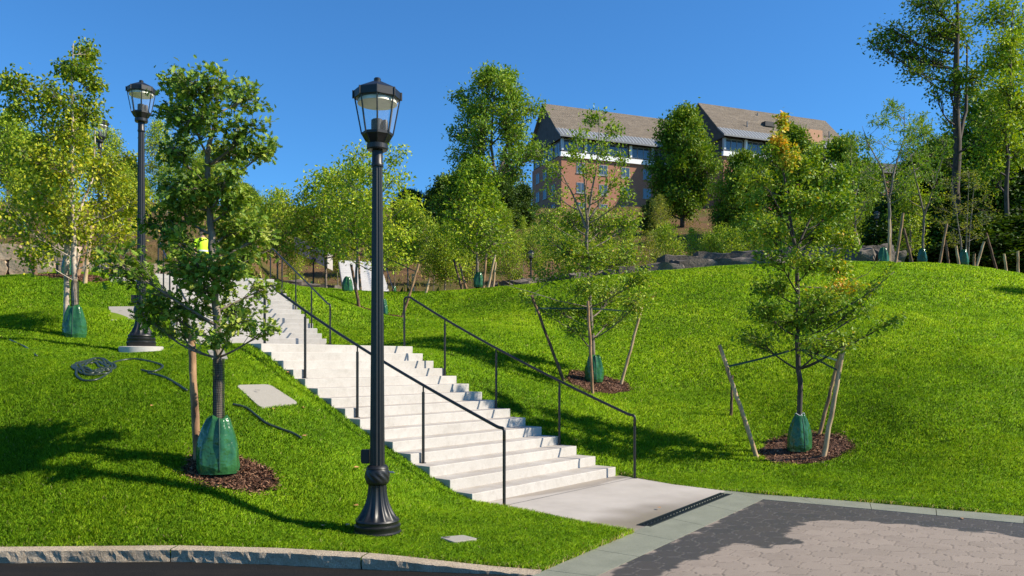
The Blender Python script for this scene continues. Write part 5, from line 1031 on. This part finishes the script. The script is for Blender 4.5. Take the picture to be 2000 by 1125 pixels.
# ------------------------------------------------------------------ worker in a hi-vis vest
def make_person(loc, rot):
    root = thing('person', 'person in a bright yellow-green safety vest at the top of the stairs, behind the oak', 'person', loc, rot)
    J = [((0, 0, .98), .15), ((0, 0, 1.15), .145), ((0, .01, 1.38), .17), ((0, .01, 1.50), .075), ((0, -.01, 1.58), .065), ((0, -.015, 1.66), .10), ((0, -.01, 1.74), .095),
         ((.1, 0, .92), .10), ((.11, -.02, .52), .072), ((.115, .02, .12), .05), ((.12, -.13, .04), .04), ((-.1, 0, .92), .10), ((-.11, .02, .52), .072), ((-.115, .06, .12), .05), ((-.12, -.09, .04), .04),
         ((.21, .01, 1.42), .065), ((.27, .03, 1.15), .05), ((.27, -.1, .93), .038), ((.265, -.16, .87), .034), ((-.21, .01, 1.42), .065), ((-.27, .03, 1.15), .05), ((-.25, -.12, .95), .038), ((-.24, -.18, .89), .034)]
    E_ = [(0, 1), (1, 2), (2, 3), (3, 4), (4, 5), (5, 6), (0, 7), (7, 8), (8, 9), (9, 10), (0, 11), (11, 12), (12, 13), (13, 14), (2, 15), (15, 16), (16, 17), (17, 18), (2, 19), (19, 20), (20, 21), (21, 22)]
    for side, hand in ((1, 18), (-1, 22)):
        hx_, hy_, hz_ = J[hand][0]
        for f in range(4): n = len(J); J.append(((hx_+side*(.012-.0), hy_-.02+.017*f-.01, hz_-.06), .0095)); J.append(((hx_-side*.004, hy_-.03+.017*f-.01, hz_-.10+.006*abs(f-1)), .008)); E_ += [(hand, n), (n, n+1)]
        n = len(J); J.append(((hx_-side*.02, hy_-.045, hz_-.03), .011)); J.append(((hx_-side*.025, hy_-.06, hz_-.06), .009)); E_ += [(hand, n), (n, n+1)]
    me = bpy.data.meshes.new('body'); me.from_pydata([j for j, _ in J], E_, []); o = bpy.data.objects.new('body', me); COL.objects.link(o); o.parent = root
    sk = o.modifiers.new('s', 'SKIN'); sk.use_smooth_shade = True
    for v, (_, r) in zip(me.skin_vertices[0].data, J): v.radius = (r, r*.8); v.use_root = False
    me.skin_vertices[0].data[0].use_root = True; sb = o.modifiers.new('u', 'SUBSURF'); sb.levels = sb.render_levels = 2
    t = NT('worker_body'); g = t.node('ShaderNodeSeparateXYZ'); t.link(t.obj(), g.inputs[0]); t.set(Base_Color=t.ramp(g.outputs['Z'], [(0, (.03, .035, .05)), (.97, (.03, .035, .05)), (.975, (.5, .28, .19))], 'CONSTANT'), Roughness=.7); me.materials.append(t.m)
    mb = MB(); n = 28; a = np.arange(n)/n*6.283; rings = []
    for z, rx, ry in ((.86, .185, .15), (1.0, .185, .15), (1.2, .185, .15), (1.36, .215, .16), (1.45, .21, .13), (1.50, .12, .10)): rings.append(np.c_[rx*np.cos(a), ry*np.sin(a)+.005, np.full(n, z)])
    mb.add(np.concatenate(rings), [(i*n+j, i*n+(j+1) % n, (i+1)*n+(j+1) % n, (i+1)*n+j) for i in range(5) for j in range(n)])
    for sg in (1, -1): mb.tube([(.17*sg, .005, 1.43), (.235*sg, .015, 1.34), (.275*sg, .03, 1.18)], [.085, .075, .065], 12, False)
    v = mb.build('vest', M['vest'], root, True)
    mb = MB(); mb.add(np.concatenate([np.c_[.19*np.cos(a), .155*np.sin(a)+.005, np.full(n, z)] for z in (1.05, 1.10)]), [(j, (j+1) % n, n+(j+1) % n, n+j) for j in range(n)]); mb.build('reflective_band', M['vest_band'], v, True)
    mb = MB(); mb.lathe([(.102, 1.70), (.105, 1.75), (.09, 1.81), (.05, 1.845), (.0, 1.85)], 20, cen=(0, .005, 0)); mb.build('hair', M['hair'], root, True)
    mb = MB(); mb.tube([(0, -.085, 1.70), (0, -.112, 1.665), (0, -.09, 1.655)], [.01, .016, .012], 8); mb.build('nose', M['skin'], root, True)
    mb = MB()
    for sg in (1, -1): mb.lathe([(.0, -.011), (.011, 0), (.0, .011)], 8, cen=(.034*sg, -.083, 1.69))
    mb.build('eyes', M['hair'], root, True); MB().box((-.025, -.092, 1.618), (.025, -.075, 1.624)).build('mouth', M['strap'], root)
    mb = MB()
    for sg in (1, -1): mb.lathe([(.0, -.03), (.018, 0), (.0, .03)], 8, cen=(.098*sg, .0, 1.675))
    mb.build('ears', M['skin'], root, True)
pp = P3(396, 0, 26.2); make_person((pp[0], 26.2, zt), .6)

# ------------------------------------------------------------------ grass and undergrowth (uncountable)
def scatter(n, xlo, xhi, ylo, yhi): return rng.uniform(xlo, xhi, n), rng.uniform(ylo, yhi, n)
def keep_lawn(x, y, m=.02):
    k = ~in_poly(x, y, PAVED) & ~is_hill(x, y)
    for poly in (STAIR_POLY, LAND_POLY, UP_POLY, TOP_POLY): k &= ~in_poly(x, y, poly)
    for bx, by, rx, ry in BEDS: k &= ((x-bx)/rx)**2+((y-by)/ry)**2 > 1.0+.12*np.sin(9*np.arctan2(y-by, x-bx))
    for c in COVERS: k &= ~in_poly(x, y, c)
    for q, r in ((b1, .23), (b2, .35)): k &= np.hypot(x-q[0], y-q[1]) > r
    a = x/y; k &= (a > -.9) & (a < .95)
    return k
gx, gy, gd = [], [], []
for ylo, yhi, dens, xm in ((6.8, 9.5, 11000, .78), (9.5, 12.5, 7600, .78), (12.5, 17, 3800, .78), (17, 22, 1700, .78), (22, 32.5, 800, .80)):
    xm *= yhi; n = int(dens*(yhi-ylo)*2*xm); x, y = scatter(n, -xm, xm, ylo, yhi); k = keep_lawn(x, y); gx.append(x[k]); gy.append(y[k]); gd.append(np.full(k.sum(), dens))
x = np.concatenate(gx); y = np.concatenate(gy); n = len(x); dens = np.concatenate(gd)
zz = H(x, y); dist = np.hypot(x, y)
cl = vnoise(x*2.4, y*2.4, 21)*.36 + vnoise(x*7, y*7, 22)*.26 + vnoise(x*.6, y*.6, 23)*.38
hgt = (.026+.026*cl+.02*rng.random(n))*(1+.02*np.maximum(0, dist-8)); wd = .0032*np.sqrt(9000/dens)*(.7+.6*rng.random(n))
ang = rng.random(n)*6.283; lean = .45+.85*rng.random(n); lx, ly = np.cos(ang)*hgt*lean, np.sin(ang)*hgt*lean
pa = rng.random(n)*6.283; wx, wy = np.cos(pa)*wd, np.sin(pa)*wd
B = np.c_[x, y, zz-.006]; mid = B+np.c_[lx*.35, ly*.35, hgt*.62]; tip = B+np.c_[lx, ly, hgt*(1-.25*lean)]; W_ = np.c_[wx, wy, 0*wx]
V = np.stack([B-W_, B+W_, mid+W_*.75, mid-W_*.75, tip], 1).reshape(-1, 3); idx = (np.arange(n)*5)[:, None]
tint = np.clip(.14+.55*cl+.14*rng.normal(0, 1, n)+.22*(vnoise(x*.35, y*.35, 30)-.5)+.10*sstep(16, 27, y)*(x > 0), 0, .93); ed = poly_dist(x, y, PAVED); tint = np.where(rng.random(n) < .006+.3*sstep(.07, .0, ed), 1.0, tint)
print('BLADES', n)
gobj = tag(np_mesh('grass', V, [idx+np.array([[0, 1, 2, 3]]), idx+np.array([[3, 2, 4]])], M['grass'], smooth=True, fattr={'tint': np.r_[tint, tint]}), kind='stuff', label='short mown green lawn grass on both sides of the stairs')
e_ = .12; gxn = (H(x+e_, y, True)-H(x-e_, y, True))/(2*e_); gyn = (H(x, y+e_, True)-H(x, y-e_, True))/(2*e_)
up = nrm(np.c_[-gxn, -gyn, np.ones(n)]) + rng.normal(0, .22, (n, 3)) + np.c_[lx, ly, 0*lx]/hgt[:, None]*.25
gobj.data.normals_split_custom_set_from_vertices(np.repeat(nrm(up), 5, 0).tolist())
# hillside weeds
n = 90000; x = rng.uniform(-75, 75, n); y = 25+rng.random(n)**1.3*105; k = is_hill(x, y) & (np.abs(x/y) < .85) & (vnoise(x*.35, y*.35, 40) > .42); x, y = x[k], y[k]; n = len(x)
for poly in (TOP_POLY, UP_POLY): k = ~in_poly(x, y, poly); x, y = x[k], y[k]; n = len(x)
A = rng.normal(0, .5, (n, 3)); A[:, 2] = 1; N = rng.normal(0, 1, (n, 3)); V, Fs, per = leaf_cloud(np.c_[x, y, H(x, y)], A, N, .12+.3*rng.random(n), NARROW)
tag(np_mesh('undergrowth', V, Fs, M['weed'], fattr={'tint': np.repeat(np.clip(.5+.28*rng.normal(0, 1, n), 0, 1), per)}), kind='stuff', label='low weeds and dry grass between the hillside trees')

# ------------------------------------------------------------------ light, sky, camera
EL, PHI = R_(40), R_(9)
d = Vector((-math.cos(PHI)*math.cos(EL), math.sin(PHI)*math.cos(EL), -math.sin(EL)))
sl = bpy.data.lights.new('Sun', 'SUN'); sl.energy = 5; sl.angle = R_(.53); sl.color = (1, .90, .74)
so = bpy.data.objects.new('Sun', sl); COL.objects.link(so); so.rotation_euler = d.to_track_quat('-Z', 'Y').to_euler()
w = bpy.data.worlds.new('World'); scn.world = w; w.use_nodes = True; nt = w.node_tree; sky = nt.nodes.new('ShaderNodeTexSky'); sky.sky_type = 'NISHITA'; sky.sun_disc = False
sky.sun_elevation = EL; sky.sun_rotation = R_(90)+PHI; sky.air_density = 1.0; sky.dust_density = .15; sky.ozone_density = 3.0; sky.altitude = 200
mx = nt.nodes.new('ShaderNodeMix'); mx.data_type = 'RGBA'; mx.blend_type = 'MULTIPLY'; mx.inputs[0].default_value = 1; mx.inputs[7].default_value = (.36, .78, 1.12, 1)
nt.links.new(sky.outputs[0], mx.inputs[6]); nt.links.new(mx.outputs[2], nt.nodes['Background'].inputs[0]); nt.nodes['Background'].inputs[1].default_value = .10
cam = bpy.data.cameras.new('Camera'); cam.sensor_width = 36; cam.lens = 36*F/2000; cam.shift_y = (HY-562.5)/2000; cam.clip_end = 3000; cam.clip_start = .1
co = bpy.data.objects.new('Camera', cam); COL.objects.link(co); co.location = (0, 0, EYE); co.rotation_euler = (R_(90), 0, 0); scn.camera = co
scn.view_settings.view_transform = 'Standard'; scn.view_settings.look = 'None'; scn.view_settings.exposure = .7; scn.view_settings.gamma = 1
scn.cycles.max_bounces = 6; scn.cycles.transparent_max_bounces = 16; scn.cycles.use_adaptive_sampling = True
# kinds never placed are removed
for k_, o in list(KIND.items()):
    if k_ not in USED:
        for c in list(o.children): bpy.data.objects.remove(c)
        bpy.data.objects.remove(o)
